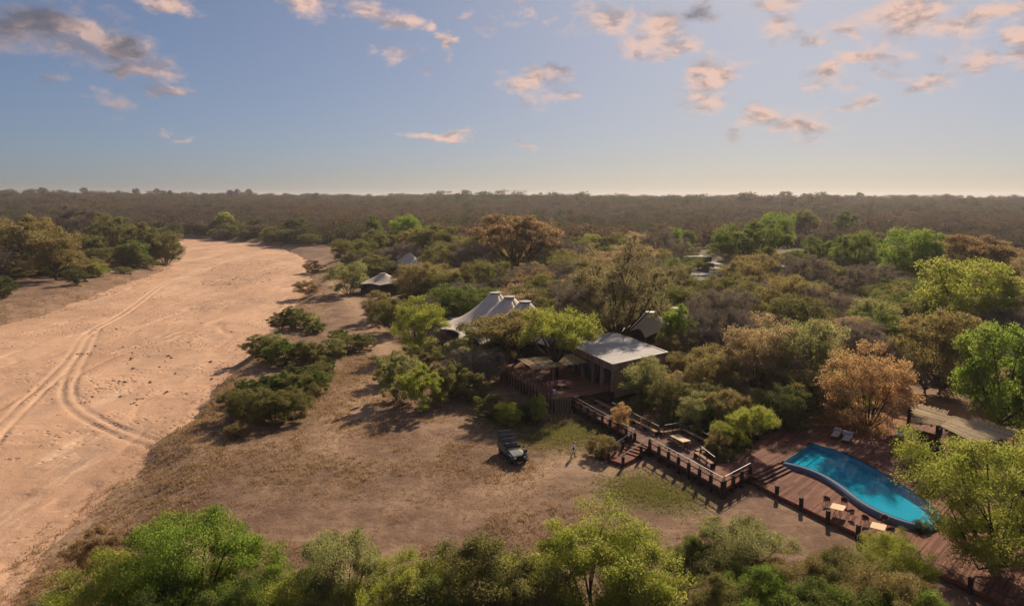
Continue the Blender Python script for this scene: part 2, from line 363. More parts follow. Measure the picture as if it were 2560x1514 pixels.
def sand_material():
    m, nt, N, L, P = nodes('river_sand'); P.inputs['Roughness'].default_value = .95; P.inputs['Specular IOR Level'].default_value = .1
    tc = N.new('ShaderNodeTexCoord'); o = tc.outputs['Object']
    def noise(s, det=6, r=.6, st=(1,1,1)):
        mp = N.new('ShaderNodeMapping'); mp.inputs['Scale'].default_value = st; L.new(o, mp.inputs[0])
        n = N.new('ShaderNodeTexNoise'); n.inputs['Scale'].default_value = s; n.inputs['Detail'].default_value = det; n.inputs['Roughness'].default_value = r; L.new(mp.outputs[0], n.inputs['Vector']); return n.outputs[0]
    def rng(x, a, b, c=0, d=1):
        n = N.new('ShaderNodeMapRange'); n.inputs[1].default_value = a; n.inputs[2].default_value = b; n.inputs[3].default_value = c; n.inputs[4].default_value = d; L.new(x, n.inputs[0]); return n.outputs[0]
    def mix(f, a, b):
        n = N.new('ShaderNodeMix'); n.data_type = 'RGBA'; L.new(f, n.inputs['Factor'])
        for k, q in (('A', a), ('B', b)):
            if isinstance(q, tuple): n.inputs[k].default_value = (*q, 1)
            else: L.new(q, n.inputs[k])
        return n.outputs['Result']
    def math_(op, a, b):
        n = N.new('ShaderNodeMath'); n.operation = op
        for i, q in enumerate((a, b)):
            if isinstance(q, (int, float)): n.inputs[i].default_value = q
            else: L.new(q, n.inputs[i])
        return n.outputs[0]
    big, mid, fine = noise(.035, 5, .6, (1.6, .7, 1)), noise(.5, 7, .7), noise(3.2, 5, .7)
    c = mix(rng(big, .4, .6), (.55, .355, .238), (.44, .277, .185))
    c = mix(rng(mid, .55, .75), c, (.41, .262, .175))
    c = mix(rng(noise(.13, 6, .65, (1.3, .6, 1)), .52, .70), c, (.40, .275, .195))
    c = mix(rng(noise(.09, 5, .7, (2.2, .5, 1)), .56, .66), c, (.60, .42, .292))
    ra = N.new('ShaderNodeAttribute'); ra.attribute_name = 'rut'
    c = mix(ra.outputs['Fac'], c, (.58, .395, .272))
    ro = N.new('ShaderNodeAttribute'); ro.attribute_name = 'rough'
    c = mix(math_('MULTIPLY', ro.outputs['Fac'], rng(mid, .45, .6)), c, (.33, .215, .15))
    L.new(c, P.inputs['Base Color'])
    vo = N.new('ShaderNodeTexVoronoi'); vo.inputs['Scale'].default_value = .95; L.new(o, vo.inputs['Vector'])
    pits = rng(vo.outputs['Distance'], .12, .34)                                  # hoof marks
    pitmask = rng(noise(.06, 3), .44, .58)
    smooth = math_('SUBTRACT', 1.0, ra.outputs['Fac'])
    hgt = math_('ADD', math_('MULTIPLY', math_('MULTIPLY', pits, pitmask), 1.1), math_('ADD', math_('MULTIPLY', mid, .9), math_('MULTIPLY', fine, .35)))
    hgt = math_('MULTIPLY', hgt, smooth)
    b = N.new('ShaderNodeBump'); b.inputs['Strength'].default_value = .9; b.inputs['Distance'].default_value = .2
    L.new(hgt, b.inputs['Height']); L.new(b.outputs[0], P.inputs['Normal'])
    return m
def build_terrain():
    k, n = 25.0, 430; a = math.asinh(4500/k)
    xs = np.sinh(np.linspace(-a, a, n))*k
    ys = np.concatenate([np.linspace(-80, 34, 14), np.geomspace(36, 5200, 440)])
    x, y, q = grid_mesh(xs, ys, None); sd = river_sd(x, y); z = ground_z(x, y, sd)
    me = mesh_arrays('ground', np.stack([x, y, z], 1), [q], ground_material(), True)
    sand = np.zeros(x.shape)
    for pts, w in PATHS:
        sand = np.maximum(sand, np.exp(-(seg_dist(x, y, pts)/w)**2))
    sand = np.maximum(sand, np.clip(1.25*sstep(11, -1, sd)*(.35+1.2*fbm(x*.2, y*.2, 3, 71)), 0, .95)*np.where((x < -60) & (y > 100), .3, 1))
    tw = px_line([(1262,1122),(1180,1085),(1080,1062),(960,1062),(830,1085),(650,1112),(400,1122)], 0)
    dtw = np.abs(seg_dist(x, y, tw)-.85); sand = np.maximum(sand, .85*np.exp(-(dtw/.38)**2)*np.clip(.2+1.3*fbm(x*.3, y*.3, 2, 91), 0, 1))
    pt_attr(me, 'sand', sand)
    def spot(px, py, r): p = at(px, py); return np.exp(-(((x-p.x)/r)**2+((y-p.y)/(r*1.1))**2)**1.5)
    pt_attr(me, 'green', np.maximum.reduce([spot(1600,1222,4.6)*.75, spot(1680,1240,3.8)*.7, spot(1390,1085,6)*.7, spot(1280,1030,6)*.6]))
    pt_attr(me, 'litter', np.maximum.reduce([spot(2150,1060,8), spot(2300,1040,9), spot(2080,1040,7)]))
    pt_attr(me, 'far', sstep(130, 420, np.hypot(x, y))*sstep(8, 45, sd))
    tag(link('ground', me), 'dry brown earth of the river bank and bushland', kind='structure')
    # sandy bed of the river
    xs = np.concatenate([np.linspace(-420, -134, 60), np.arange(-132, 14, .32)])
    ys = np.geomspace(30, 540, 390)
    x, y, q = grid_mesh(xs, ys, None); sd = river_sd(x, y)
    tr1 = px_line([(-160,1260),(-60,1145),(0,1075),(60,1010),(130,948),(178,902),(206,850),(232,824),(272,804),(335,768),(400,716),(455,690),(525,665),(605,645),(690,629)], BED)
    tr2 = px_line([(236,826),(216,868),(190,918),(170,962),(168,990),(188,1020),(232,1050),(292,1078),(352,1102),(405,1120)], BED)
    def smooth(p):
        for _ in range(3):
            qq = [p[0]]
            for u, w in zip(p, p[1:]): qq += [(u[0]*.75+w[0]*.25, u[1]*.75+w[1]*.25), (u[0]*.25+w[0]*.75, u[1]*.25+w[1]*.75)]
            p = qq+[p[-1]]
        return p
    z = np.full(x.shape, BED) + (fbm(x*.05, y*.05, 4, 9)-.5)*.7 + (fbm(x*.5, y*.5, 3, 21)-.5)*.10
    # shallow flow channels
    z -= .22*np.exp(-((fbm(x*.035, y*.014, 3, 33)-.5)/.014)**2) + .16*np.exp(-((fbm(x*.08, y*.03, 3, 34)-.47)/.012)**2)
    rut = np.zeros(x.shape)
    for t in (smooth(tr1), smooth(tr2)):
        d = seg_dist(x, y, t)
        rr = np.abs(d-.86+(fbm(x*.25, y*.25, 2, 41)-.5)*.35); amp = .35+1.1*fbm(x*.12, y*.12, 2, 43); rut = np.maximum(rut, np.exp(-(rr/.30)**2)*np.clip(amp, 0, 1))
        z += (-.15*np.exp(-(rr/.28)**2) + .06*np.exp(-((rr-.5)/.2)**2))*amp
    p = at(600, 690, BED); rough = np.exp(-(((x-p.x)/11)**2+((y-p.y)/34)**2)**2)
    p = at(560, 760, BED); rough = np.maximum(rough, .7*np.exp(-(((x-p.x)/9)**2+((y-p.y)/16)**2)**2))
    z += rough*(fbm(x*1.3, y*.9, 3, 4)-.45)*.5
    z += sstep(-5, 0, sd)*.12
    keep = (sd < 1.5)[q].any(1)
    used = np.unique(q[keep]); remap = np.full(len(x), -1); remap[used] = np.arange(len(used))
    me = mesh_arrays('riverbed', np.stack([x, y, z], 1)[used], [remap[q[keep]]], sand_material(), True)
    pt_attr(me, 'rut', rut[used]); pt_attr(me, 'rough', rough[used])
    tag(link('riverbed', me), 'dry pale sandy riverbed with tyre tracks', kind='structure')
build_terrain()

# ------------------------------------------------------------------ decks, walkway, pool
rnd = random.Random(4)
M_DECK = mat('deck_boards', (.215, .105, .075), (.145, .068, .052), 1.4, .85, .08, stretch=(1,1,1), tint=.42, bump=.1)
M_DECK_OLD = mat('weathered_boards', (.20, .125, .10), (.14, .085, .075), 1.4, .9, .08, tint=.4)
M_FASCIA = mat('red_brown_timber', (.22, .075, .045), (.15, .050, .032), 2.5, .85, .1, tint=.15)
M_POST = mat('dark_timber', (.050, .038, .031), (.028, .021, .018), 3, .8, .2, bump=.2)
M_POLE = mat('grey_brown_log', (.31, .20, .14), (.19, .125, .09), 4, .85, .2, stretch=(1,1,.25), bump=.3)
M_BENCH = mat('pale_bench_timber', (.33, .20, .13), (.24, .13, .085), 2.5, .8, .12)
M_STEEL = mat('dark_steel_rail', (.10, .10, .105), (.05, .05, .055), 5, .5, .4, metal=.4)
M_WATER_WALL = mat('pool_wall_tiles', (.15, .21, .29), (.10, .15, .22), 7, .8, .05)
M_TILE = mat('pool_floor_tiles', (.004, .37, .54), (.003, .30, .46), 3, .95, .0)
M_CANVAS = mat('cream_canvas', (.60, .54, .47), (.51, .46, .40), .6, .8, .2, detail=4)
M_CANVAS_DARK = mat('grey_canvas', (.20, .21, .23), (.14, .15, .17), .8, .8, .2)
M_AWNING = mat('pale_blue_awning', (.42, .52, .62), (.34, .43, .53), .8, .5, .4)
M_CAP = mat('cap_metal', (.42, .40, .38), (.3, .29, .28), 2, .5, .4)
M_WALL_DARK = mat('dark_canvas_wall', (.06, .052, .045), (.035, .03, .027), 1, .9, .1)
M_REED = mat('dry_reed_poles', (.55, .44, .27), (.38, .29, .17), 3, .85, .2, tint=.35)
M_ROOF = mat('pale_roof_sheet', (.50, .49, .48), (.39, .38, .37), .5, .85, .08, detail=4)
M_SLAT = mat('weathered_slats', (.36, .235, .155), (.23, .145, .095), 3, .85, .2, stretch=(1,1,.2), tint=.3)
M_SHEET = mat('corrugated_sheet', (.30, .32, .36), (.20, .22, .26), 1.2, .85, .08)
def glass_mat():
    m, nt, N, L, P = nodes('dark_window_glass'); P.inputs['Base Color'].default_value = (.02, .025, .035, 1)
    P.inputs['Roughness'].default_value = .06; P.inputs['Specular IOR Level'].default_value = .7; return m
M_GLASS = glass_mat()
def water_mat():
    m, nt, N, L, P = nodes('pool_water'); N.remove(P)
    tr = N.new('ShaderNodeBsdfTransparent'); tr.inputs[0].default_value = (.9, .99, 1, 1)
    gl = N.new('ShaderNodeBsdfGlossy'); gl.inputs['Roughness'].default_value = .04; gl.inputs['Color'].default_value = (.5, .62, .72, 1)
    fr = N.new('ShaderNodeFresnel'); fr.inputs['IOR'].default_value = 1.33; ms = N.new('ShaderNodeMixShader')
    tc = N.new('ShaderNodeTexCoord'); n = N.new('ShaderNodeTexNoise'); n.inputs['Scale'].default_value = 2.6; n.inputs['Detail'].default_value = 4; n.inputs['Distortion'].default_value = .6
    L.new(tc.outputs['Object'], n.inputs['Vector']); b = N.new('ShaderNodeBump'); b.inputs['Strength'].default_value = .06; b.inputs['Distance'].default_value = .04
    L.new(n.outputs[0], b.inputs['Height']); L.new(b.outputs[0], gl.inputs['Normal']); L.new(b.outputs[0], fr.inputs['Normal'])
    ge = N.new('ShaderNodeNewGeometry'); sb = N.new('ShaderNodeMath'); sb.operation = 'SUBTRACT'; sb.use_clamp = True; L.new(fr.outputs[0], sb.inputs[0]); L.new(ge.outputs['Backfacing'], sb.inputs[1]); L.new(sb.outputs[0], ms.inputs[0]); L.new(tr.outputs[0], ms.inputs[1]); L.new(gl.outputs[0], ms.inputs[2]); L.new(ms.outputs[0], N['Material Output'].inputs[0]); return m
M_WATER = water_mat()

V2 = lambda p: Vector((p[0], p[1]))
D = Vector((.405, -.914)).normalized(); E_ = Vector((.7071, .7071)); NRM = Vector((.914, .405)).normalized()
def clip_boards(poly, axis, width=.145, gap=.012, jitter=None):
    """board strips along axis clipped to a polygon: (centre offset, start, end)"""
    ax = V2(axis).normalized(); pr = Vector((-ax.y, ax.x)); pts = [V2(p) for p in poly]
    lo = min(p.dot(pr) for p in pts); hi = max(p.dot(pr) for p in pts); out = []; o = lo+width/2
    while o < hi:
        xs = []
        for a, b in zip(pts, pts[1:]+pts[:1]):
            da, db = a.dot(pr)-o, b.dot(pr)-o
            if (da > 0) != (db > 0): t = da/(da-db); xs.append((a+(b-a)*t).dot(ax))
        xs.sort()
        for k in range(0, len(xs)-1, 2): out.append((o, xs[k], xs[k+1]))
        o += width
    return ax, pr, out
def planks(name, poly, axis, ztop, thick, m, parent, width=.145, maxlen=4.2):
    ax, pr, strips = clip_boards(poly, axis, width); b = MB(); ang = math.atan2(ax.y, ax.x)
    for o, s0, s1 in strips:
        s = s0 - rnd.random()*maxlen*.0
        first = True
        while s < s1:
            e = min(s1, s + (rnd.uniform(.4, 1)*maxlen if first else maxlen)); first = False
            if e-s > .05:
                c = ax*((s+e)/2)+pr*o; b.tv = rnd.random()
                b.box((c.x, c.y, ztop-thick/2 + rnd.uniform(-.004, .004)), (e-s-.008, width-.014, thick), ang)
            s = e
    return b.build(name, m, parent, kind='stuff')
def ring_beams(parent, pts, z, w, h, m, name='edge_beam'):
    for a, b in zip(pts, pts[1:]):
        MB().beam((a[0], a[1], z), (b[0], b[1], z), w, h).build(name, m, parent)
def rail_run(parent, pts, deck, ground=0.0, post_h=.74, rail_h=1.1, size=.27, mid=True, posts=True):
    """timber posts with a dark beam, and a thin steel rail on uprights above them"""
    pts = [Vector((p[0], p[1], 0)) for p in pts]
    for p in pts:
        if posts:
            MB().box((p.x, p.y, (ground+deck+post_h)/2), (size, size, deck+post_h-ground), math.atan2(D.y, D.x)+rnd.uniform(-.06, .06)).build('railing_post', M_POST, parent)
        MB().box((p.x, p.y, deck+(post_h+rail_h)/2-.03), (.06, .06, rail_h-post_h+.1), .4).build('upright', M_POST, parent)
    for a, b in zip(pts, pts[1:]):
        if mid: MB().beam((a.x, a.y, deck+post_h-.16), (b.x, b.y, deck+post_h-.16), .09, .11).build('timber_rail', M_FASCIA, parent)
        MB().beam((a.x, a.y, deck+rail_h), (b.x, b.y, deck+rail_h), .05, .045).build('steel_rail', M_STEEL, parent)
def line_pts(a, b, n): a, b = V2(a), V2(b); return [tuple(a+(b-a)*k/(n-1)) for k in range(n)]

Z_WALK, Z_LODGE, Z_LOW, Z_UP = 1.0, 2.0, .45, 1.0
WA, WB = Vector((7.95, 88.2)), Vector((19.72, 61.45))                 # left edge of the walkway
def wl(t): return WA+(WB-WA)*t
WW = 3.25
def build_walkway():
    t = empty('timber_walkway', (14, 76, 0), 0, 'long raised timber walkway with dark posts and thin steel handrail joining lodge and pool', 'walkway')
    bay_a, bay_b = wl(.50)+NRM*WW, wl(.735)+NRM*WW
    end_r = Vector((20.45, 66.6))
    bo = 3.3
    poly = [wl(0), WB, Vector((23.55, 64.75)), Vector((24.9, 71.0)), end_r, bay_b, bay_b+NRM*bo, bay_a+NRM*bo, bay_a, wl(0)+NRM*WW]
    planks('planks', [tuple(p) for p in [wl(0), WB, end_r, bay_b, bay_a, wl(0)+NRM*WW]], NRM, Z_WALK, .05, M_DECK_OLD, t, .16)
    planks('planks', [tuple(p) for p in [bay_a, bay_b, bay_b+NRM*bo, bay_a+NRM*bo]], NRM, Z_WALK-.004, .05, M_DECK_OLD, t, .16)
    # front fascia with the opening at the stair
    op0, op1 = .50, .60
    ring_beams(t, [wl(0), WB], Z_WALK-.16, .08, .24, M_FASCIA, 'fascia')
    ring_beams(t, [wl(0)+NRM*1.4, wl(.98)+NRM*1.4], Z_WALK-.2, .15, .25, M_POST, 'bearer')
    ring_beams(t, [bay_a+NRM*bo, bay_b+NRM*bo], Z_WALK-.16, .08, .24, M_FASCIA, 'fascia')
    ring_beams(t, [bay_a, bay_a+NRM*bo], Z_WALK-.16, .08, .24, M_FASCIA, 'fascia'); ring_beams(t, [bay_b, bay_b+NRM*bo], Z_WALK-.16, .08, .24, M_FASCIA, 'fascia')
    rail_run(t, [tuple(wl(q)) for q in np.linspace(.02, op0, 9)], Z_WALK)
    rail_run(t, [tuple(wl(q)) for q in np.linspace(op1, 1, 8)], Z_WALK)
    c2 = Vector((23.5, 65.0))
    ring_beams(t, [WB, c2], Z_WALK-.2, .08, .32, M_FASCIA, 'fascia')
    rail_run(t, line_pts(WB+E_*.35, c2, 4), Z_WALK)
    # back edge: bench in front of a light rail
    def bench_run(pts, inner):
        for a, b in zip(pts, pts[1:]):
            a, b = V2(a), V2(b); n = max(2, int((b-a).length/2.2)+1)
            MB().beam((a.x, a.y, Z_WALK+.45), (b.x, b.y, Z_WALK+.45), .48, .09).build('bench_seat', M_BENCH, t)
            for p in line_pts(a, b, n):
                MB().box((p[0], p[1], Z_WALK+.2), (.16, .34, .40), math.atan2((b-a).y, (b-a).x)).build('bench_leg', M_POST, t)
    R0 = wl(.03)+NRM*WW
    bench_run([tuple(R0-NRM*.28), tuple(bay_a-NRM*.28)], 0)
    bench_run([tuple(bay_a+NRM*.1+D*.3), tuple(bay_a+NRM*(bo-.25)+D*.3)], 0); bench_run([tuple(bay_a+NRM*(bo-.3)+D*.55), tuple(bay_b+NRM*(bo-.3)-D*.3)], 0)
    bench_run([tuple(bay_b-NRM*.28+D*.1), tuple(end_r-NRM*.3)], 0); bench_run([tuple(bay_b+NRM*.1-D*.3), tuple(bay_b+NRM*(bo-.8)-D*.3)], 0)
    rail_run(t, line_pts(R0, bay_a, 8), Z_WALK, 0, .8, 1.1, .12, False)
    rail_run(t, line_pts(bay_a+NRM*.8, bay_a+NRM*bo, 3), Z_WALK, 0, .8, 1.1, .12, False); rail_run(t, line_pts(bay_a+NRM*bo+D*1.2, bay_b+NRM*bo, 4), Z_WALK, 0, .8, 1.1, .12, False)
    rail_run(t, line_pts(bay_b+NRM*.2+D*.3, end_r, 3), Z_WALK, 0, .8, 1.1, .14, False); rail_run(t, line_pts(bay_b+NRM*1.2, bay_b+NRM*(bo-.6), 2), Z_WALK, 0, .8, 1.1, .12, False)
    for q in np.linspace(.1, .95, 7):
        p = wl(q)+NRM*(WW-.3); MB().box((p.x, p.y, .45), (.22, .22, .95), .3).build('stilt', M_POST, t)
    return t
build_walkway()

def build_stair():
    t = empty('timber_stair', (11.8, 70, 0), 0, 'red-brown timber stair with a landing leading down from the walkway to the clearing', 'stair')
    a0, a1 = wl(.50), wl(.595); mid = (a0+a1)/2; w = V2((a1-a0)).normalized(); dn = -E_
    n = 5; run = .62; land_z = .42
    for k in range(n):
        c = mid + dn*(run*(k+.5)+.05); z = Z_WALK - (Z_WALK-land_z)*(k+1)/(n+.0)
        MB().box((c.x, c.y, z-.03), (run+.06, 2.25, .07), math.atan2(dn.y, dn.x)).build('tread', M_FASCIA if k % 2 else M_DECK, t)
        MB().box((c.x-dn.x*(run/2+.01), c.y-dn.y*(run/2+.01), z-.0), (.035, 2.2, .12), math.atan2(dn.y, dn.x)).build('riser', M_FASCIA, t)
    lc = mid + dn*(run*n + 1.0)
    planks('landing_planks', [tuple(lc+dn*s*1.05+Vector((-dn.y, dn.x))*q*1.2) for s, q in ((-1,-1),(1,-1),(1,1),(-1,1))], (-dn.y, dn.x), land_z, .06, M_DECK, t, .17)
    pr = Vector((-dn.y, dn.x)); pr = pr if pr.x < 0 else -pr
    MB().beam((*(lc+dn*1.07-pr*1.2), land_z-.15), (*(lc+dn*1.07+pr*1.2), land_z-.15), .07, .22).build('fascia', M_FASCIA, t)
    MB().beam((*(lc-dn*1.05-pr*1.22), land_z-.15), (*(lc+dn*1.05-pr*1.22), land_z-.15), .07, .22).build('fascia', M_FASCIA, t)
    for k in range(2):
        c = lc + pr*(1.2+.35+.45*k); z = land_z-.16*(k+1)
        MB().box((c.x, c.y, z-.04), (1.9, .46, .08), math.atan2(dn.y, dn.x)).build('tread', M_FASCIA, t)
    side = Vector((pr.x, pr.y))
    posts = [mid+side*1.2+dn*.35, mid-side*1.2+dn*.2, mid-side*1.2+dn*(run*n*.6), lc-side*1.25+dn*1.1, lc+side*.6+dn*1.15, lc+side*1.6+dn*1.05, lc+side*2.3+dn*.95, mid+side*1.2+dn*(run*n*.6), lc+side*1.25-dn*.9]
    hs = [1.85, 1.8, 1.45, 1.2, 1.15, 1.05, .95, 1.4, 1.2]
    for p, h in zip(posts, hs):
        MB().box((p.x, p.y, h/2), (.24, .24, h), .6+rnd.uniform(-.1, .1)).build('stair_post', M_POST, t)
        MB().box((p.x, p.y, h+.14), (.06, .06, .34), .3).build('upright', M_POST, t)
    def hand(i, j):
        a, b = posts[i], posts[j]; MB().beam((a.x, a.y, hs[i]+.3), (b.x, b.y, hs[j]+.3), .05, .05).build('handrail', M_STEEL, t)
    for i, j in ((1,2),(2,3),(4,5),(0,7),(7,8)): hand(i, j)
build_stair()

POOL_FAR = [(28.15,68.31),(33.23,73.6),(34.45,72.36),(35.66,70.34),(36.31,67.98),(36.74,65.37),(37.1,62.6),(37.4,60.2),(37.3,57.6),(36.6,55.4)]
POOL_IN = [(28.15,68.31),(29.3,67.5),(30.31,66.2),(31.0,64.5),(31.4,62.2),(31.5,59.8),(31.85,57.7),(32.6,56.1),(33.6,54.9),(34.9,54.3)]
def offset_line(pts, d):
    out = []
    for i, p in enumerate(pts):
        a, b = V2(pts[max(i-1, 0)]), V2(pts[min(i+1, len(pts)-1)]); t = (b-a).normalized(); n = Vector((t.y, -t.x)); q = V2(p)+n*d; out.append((q.x, q.y))
    return out
def smooth_line(p, it=2):
    for _ in range(it):
        q = [p[0]]
        for u, w in zip(p, p[1:]): q += [(u[0]*.75+w[0]*.25, u[1]*.75+w[1]*.25), (u[0]*.25+w[0]*.75, u[1]*.25+w[1]*.75)]
        p = q+[p[-1]]
    return p
POOL_IN = smooth_line(POOL_IN); POOL_FAR = [POOL_FAR[0]] + smooth_line(POOL_FAR[1:], 2)
def build_pool():
    t = empty('swimming_pool', (33, 64, 0), 0, 'blue kidney-curved swimming pool with raised overflow edge set into the red deck', 'pool')
    ring = POOL_IN + POOL_FAR[:0:-1]
    zw = .93
    b = MB(); b.prism(ring, .2, .28); b.build('pool_floor', M_TILE, t)
    n = len(ring); b = MB()
    b.add([(x, y, zw+.03) for x, y in ring]+[(x, y, .25) for x, y in ring], [(i, n+i, n+(i+1) % n, (i+1) % n) for i in range(n)]); b.build('basin_wall', M_TILE, t)
    b = MB(); b.add([(x, y, zw) for x, y in ring], [tuple(range(n))]); b.build('water', M_WATER, t)
    # sunken entry steps under the water at the square end
    for k in range(2):
        c = V2((28.15, 68.31)); f = V2((33.23, 73.6)); dd = Vector((1, -1)).normalized()
        a0, a1 = c+(f-c)*.12, c+(f-c)*.95; w = .8+.8*k
        MB().prism([tuple(a0), tuple(a0+dd*w), tuple(a1+dd*w*.9), tuple(a1)][::-1], .27, .44-.08*k).build('pool_step', M_TILE, t)
    inn = POOL_IN; out1 = offset_line(inn, .34); out2 = offset_line(inn, .5); m = len(inn); b = MB()
    vs = [(x, y, zw+.012) for x, y in inn]+[(x, y, zw-.02) for x, y in out1]+[(x, y, zw-.16) for x, y in out2]+[(x, y, .2) for x, y in out2]
    b.add(vs, [(r*m+i, r*m+i+1, (r+1)*m+i+1, (r+1)*m+i) for r in range(3) for i in range(m-1)])
    o = b.build('overflow_wall', M_WATER_WALL, t, smooth=False)
    b = MB(); f = POOL_FAR[1:]
    for a, c in zip([POOL_FAR[0]]+f, f): b.beam((a[0], a[1], zw+.06), (c[0], c[1], zw+.06), .16, .05)
    b.build('coping', M_POST, t)
build_pool()

def build_pool_decks():
    t = empty('upper_pool_deck', (40, 72, 0), 0, 'upper reddish timber deck around the far side of the swimming pool', 'deck')
    end_r = (20.45, 66.6)
    west = [(19.72, 61.45), (23.55, 64.65), (28.05, 68.35), (33.1, 73.75), (36.5, 79.5), (32.5, 80.5), (24.9, 71.2), end_r]
    planks('planks', west, E_, Z_UP+.004, .05, M_DECK, t, .15)
    fo = offset_line([(p[0], p[1]) for p in POOL_FAR[1:]], -.05)
    east = [(33.1, 73.75)] + fo + [(37.2, 54.6), (56, 56), (54, 80), (36.5, 79.5)]
    planks('planks', east, E_, Z_UP, .05, M_DECK, t, .15)
    ring_beams(t, [end_r, (24.9, 71.2), (32.5, 80.5), (36.5, 79.5), (54, 80)], Z_UP-.16, .1, .26, M_FASCIA, 'fascia')
    ring_beams(t, [(23.55, 64.65), (28.05, 68.35)], Z_UP-.2, .06, .3, M_FASCIA, 'fascia')
    b = MB(); b.prism([(20.5,63),(23.4,65.2),(28,69),(33,74.3),(36.3,79.2),(33,80),(25,71)], .05, .9); b.build('underdeck_shade', M_POST, t)  # solid dark block standing in for the shade below the boards
    # three steps down to the lower deck
    for k in range(3):
        a, c = Vector((23.75, 64.6)), Vector((27.6, 67.85)); nrm = Vector((.66, -.75)); o = nrm*(.15+.42*k); z = Z_UP-.14*(k+1)
        MB().beam((a.x+o.x, a.y+o.y, z-.06), (c.x+o.x, c.y+o.y, z-.06), .42, .12).build('step', M_DECK, t)
        MB().beam((a.x+o.x+nrm.x*.2, a.y+o.y+nrm.y*.2, z-.05), (c.x+o.x+nrm.x*.2, c.y+o.y+nrm.y*.2, z-.05), .04, .16).build('nosing', M_POST, t)
    for p in [(25.3, 72.2), (27.6, 74.9), (30, 77.8)]:
        MB().box((p[0], p[1], .95), (.28, .28, 1.9), .5).build('deck_post', M_POST, t)
    t = empty('lower_pool_deck', (30, 56, 0), 0, 'lower reddish timber deck below the curved pool edge with square dark bollards', 'deck')
    ow = offset_line(POOL_IN, .48)
    low = [(23.5, 64.65), (25.0, 61.1), (30.05, 51.2), (33.7, 44.0), (36.5, 38.0), (56, 46), (56, 55.9), (37.2, 54.5)] + ow[::-1] + [(28.0, 68.3)]
    planks('planks', low, E_, Z_LOW, .05, M_DECK, t, .15)
    front = [(23.5, 64.65), (25.0, 61.1), (30.05, 51.2), (33.7, 44.0), (36.5, 38.0)]
    ring_beams(t, front, Z_LOW-.17, .08, .30, M_FASCIA, 'fascia')
    for p in [(24.95,61.6),(26.15,59.0),(27.4,56.4),(28.7,53.75),(30.35,50.6),(32.75,45.75),(34.6,42.2)]:
        MB().box((p[0]-.05, p[1], .62), (.27, .27, 1.24), math.atan2(D.y, D.x)).build('bollard', M_POST, t)
    for a, c in [((30.35,50.6),(32.75,45.75)), ((32.75,45.75),(34.6,42.2))]:
        MB().beam((a[0], a[1], 1.05), (c[0], c[1], 1.05), .05, .05).build('steel_rail', M_STEEL, t)
build_pool_decks()

# ------------------------------------------------------------------ lodge terrace and flat-roofed lounge
def build_lodge_deck():
    t = empty('lodge_terrace', (5, 96, 0), 0, 'high timber terrace of the lodge with railing of dark stakes', 'terrace')
    c0 = Vector((5.45, 86.9)); far = c0 - D*19
    st0, st1 = wl(0)-D*.0, wl(0)+NRM*WW
    poly = [c0, Vector((7.9, 88.0)), Vector((11.0, 89.6)), Vector((21.5, 97.5)), Vector((13, 118)), far]
    planks('planks', [tuple(p) for p in poly], NRM, Z_LODGE, .05, M_DECK, t, .17)
    MB().prism([tuple(p) for p in [c0+NRM*.4-D*.4, Vector((11.0, 90.0)), Vector((21, 97.6)), Vector((13, 117.5)), far+NRM*.4]], .1, 1.9).build('underdeck_shade', M_POST, t)  # dark fill under the terrace, shade built as a solid
    ring_beams(t, [far, c0], Z_LODGE-.2, .1, .34, M_FASCIA, 'fascia'); ring_beams(t, [c0, Vector((7.9, 88.0))], Z_LODGE-.2, .1, .34, M_FASCIA, 'fascia')
    # upright stakes carrying the steel rail
    for k in range(18):
        p = c0 - D*(1.02*k+.4)
        MB().beam((p.x-.05, p.y, 0), (p.x+rnd.uniform(-.05, .05), p.y, Z_LODGE+.75), .17, .17).build('stake', M_POLE, t)
        MB().box((p.x, p.y, Z_LODGE+.9), (.055, .055, .42), .2).build('upright', M_POST, t)
        if k: q = c0 - D*(1.02*(k-1)+.4); MB().beam((p.x, p.y, Z_LODGE+1.1), (q.x, q.y, Z_LODGE+1.1), .05, .05).build('steel_rail', M_STEEL, t)
    for k in range(7):
        p = c0 + NRM*(.25+.36*k)
        MB().tube([(p.x, p.y, 0), (p.x, p.y, Z_LODGE+rnd.uniform(-.15, .15))], [.14, .12], 7).build('palisade_pole', M_POLE, t)
    # gnarled pale stones and a low stump table at the corner
    for k in range(4):
        b = MB(); r = .35; p = c0 + NRM*(.1+.45*k) - D*.2
        b.lathe((p.x, p.y, Z_LODGE-.05), [(.26, 0), (.33, .14), (.27, .30), (.1, .38)], 8); b.build('corner_stone', M_POLE, t, smooth=True)
    # steps down to the walkway
    for k in range(4):
        c = (wl(0)+NRM*1.75) - D*(.55-.42*k); z = Z_LODGE-.2*(k+1)
        MB().box((c.x, c.y, z-.05), (.46, 3.0, .1), math.atan2(D.y, D.x)).build('step', M_DECK, t)
        MB().box((c.x+D.x*.22, c.y+D.y*.22, z-.1), (.03, 3.0, .14), math.atan2(D.y, D.x)).build('nosing', M_POST, t)
build_lodge_deck()

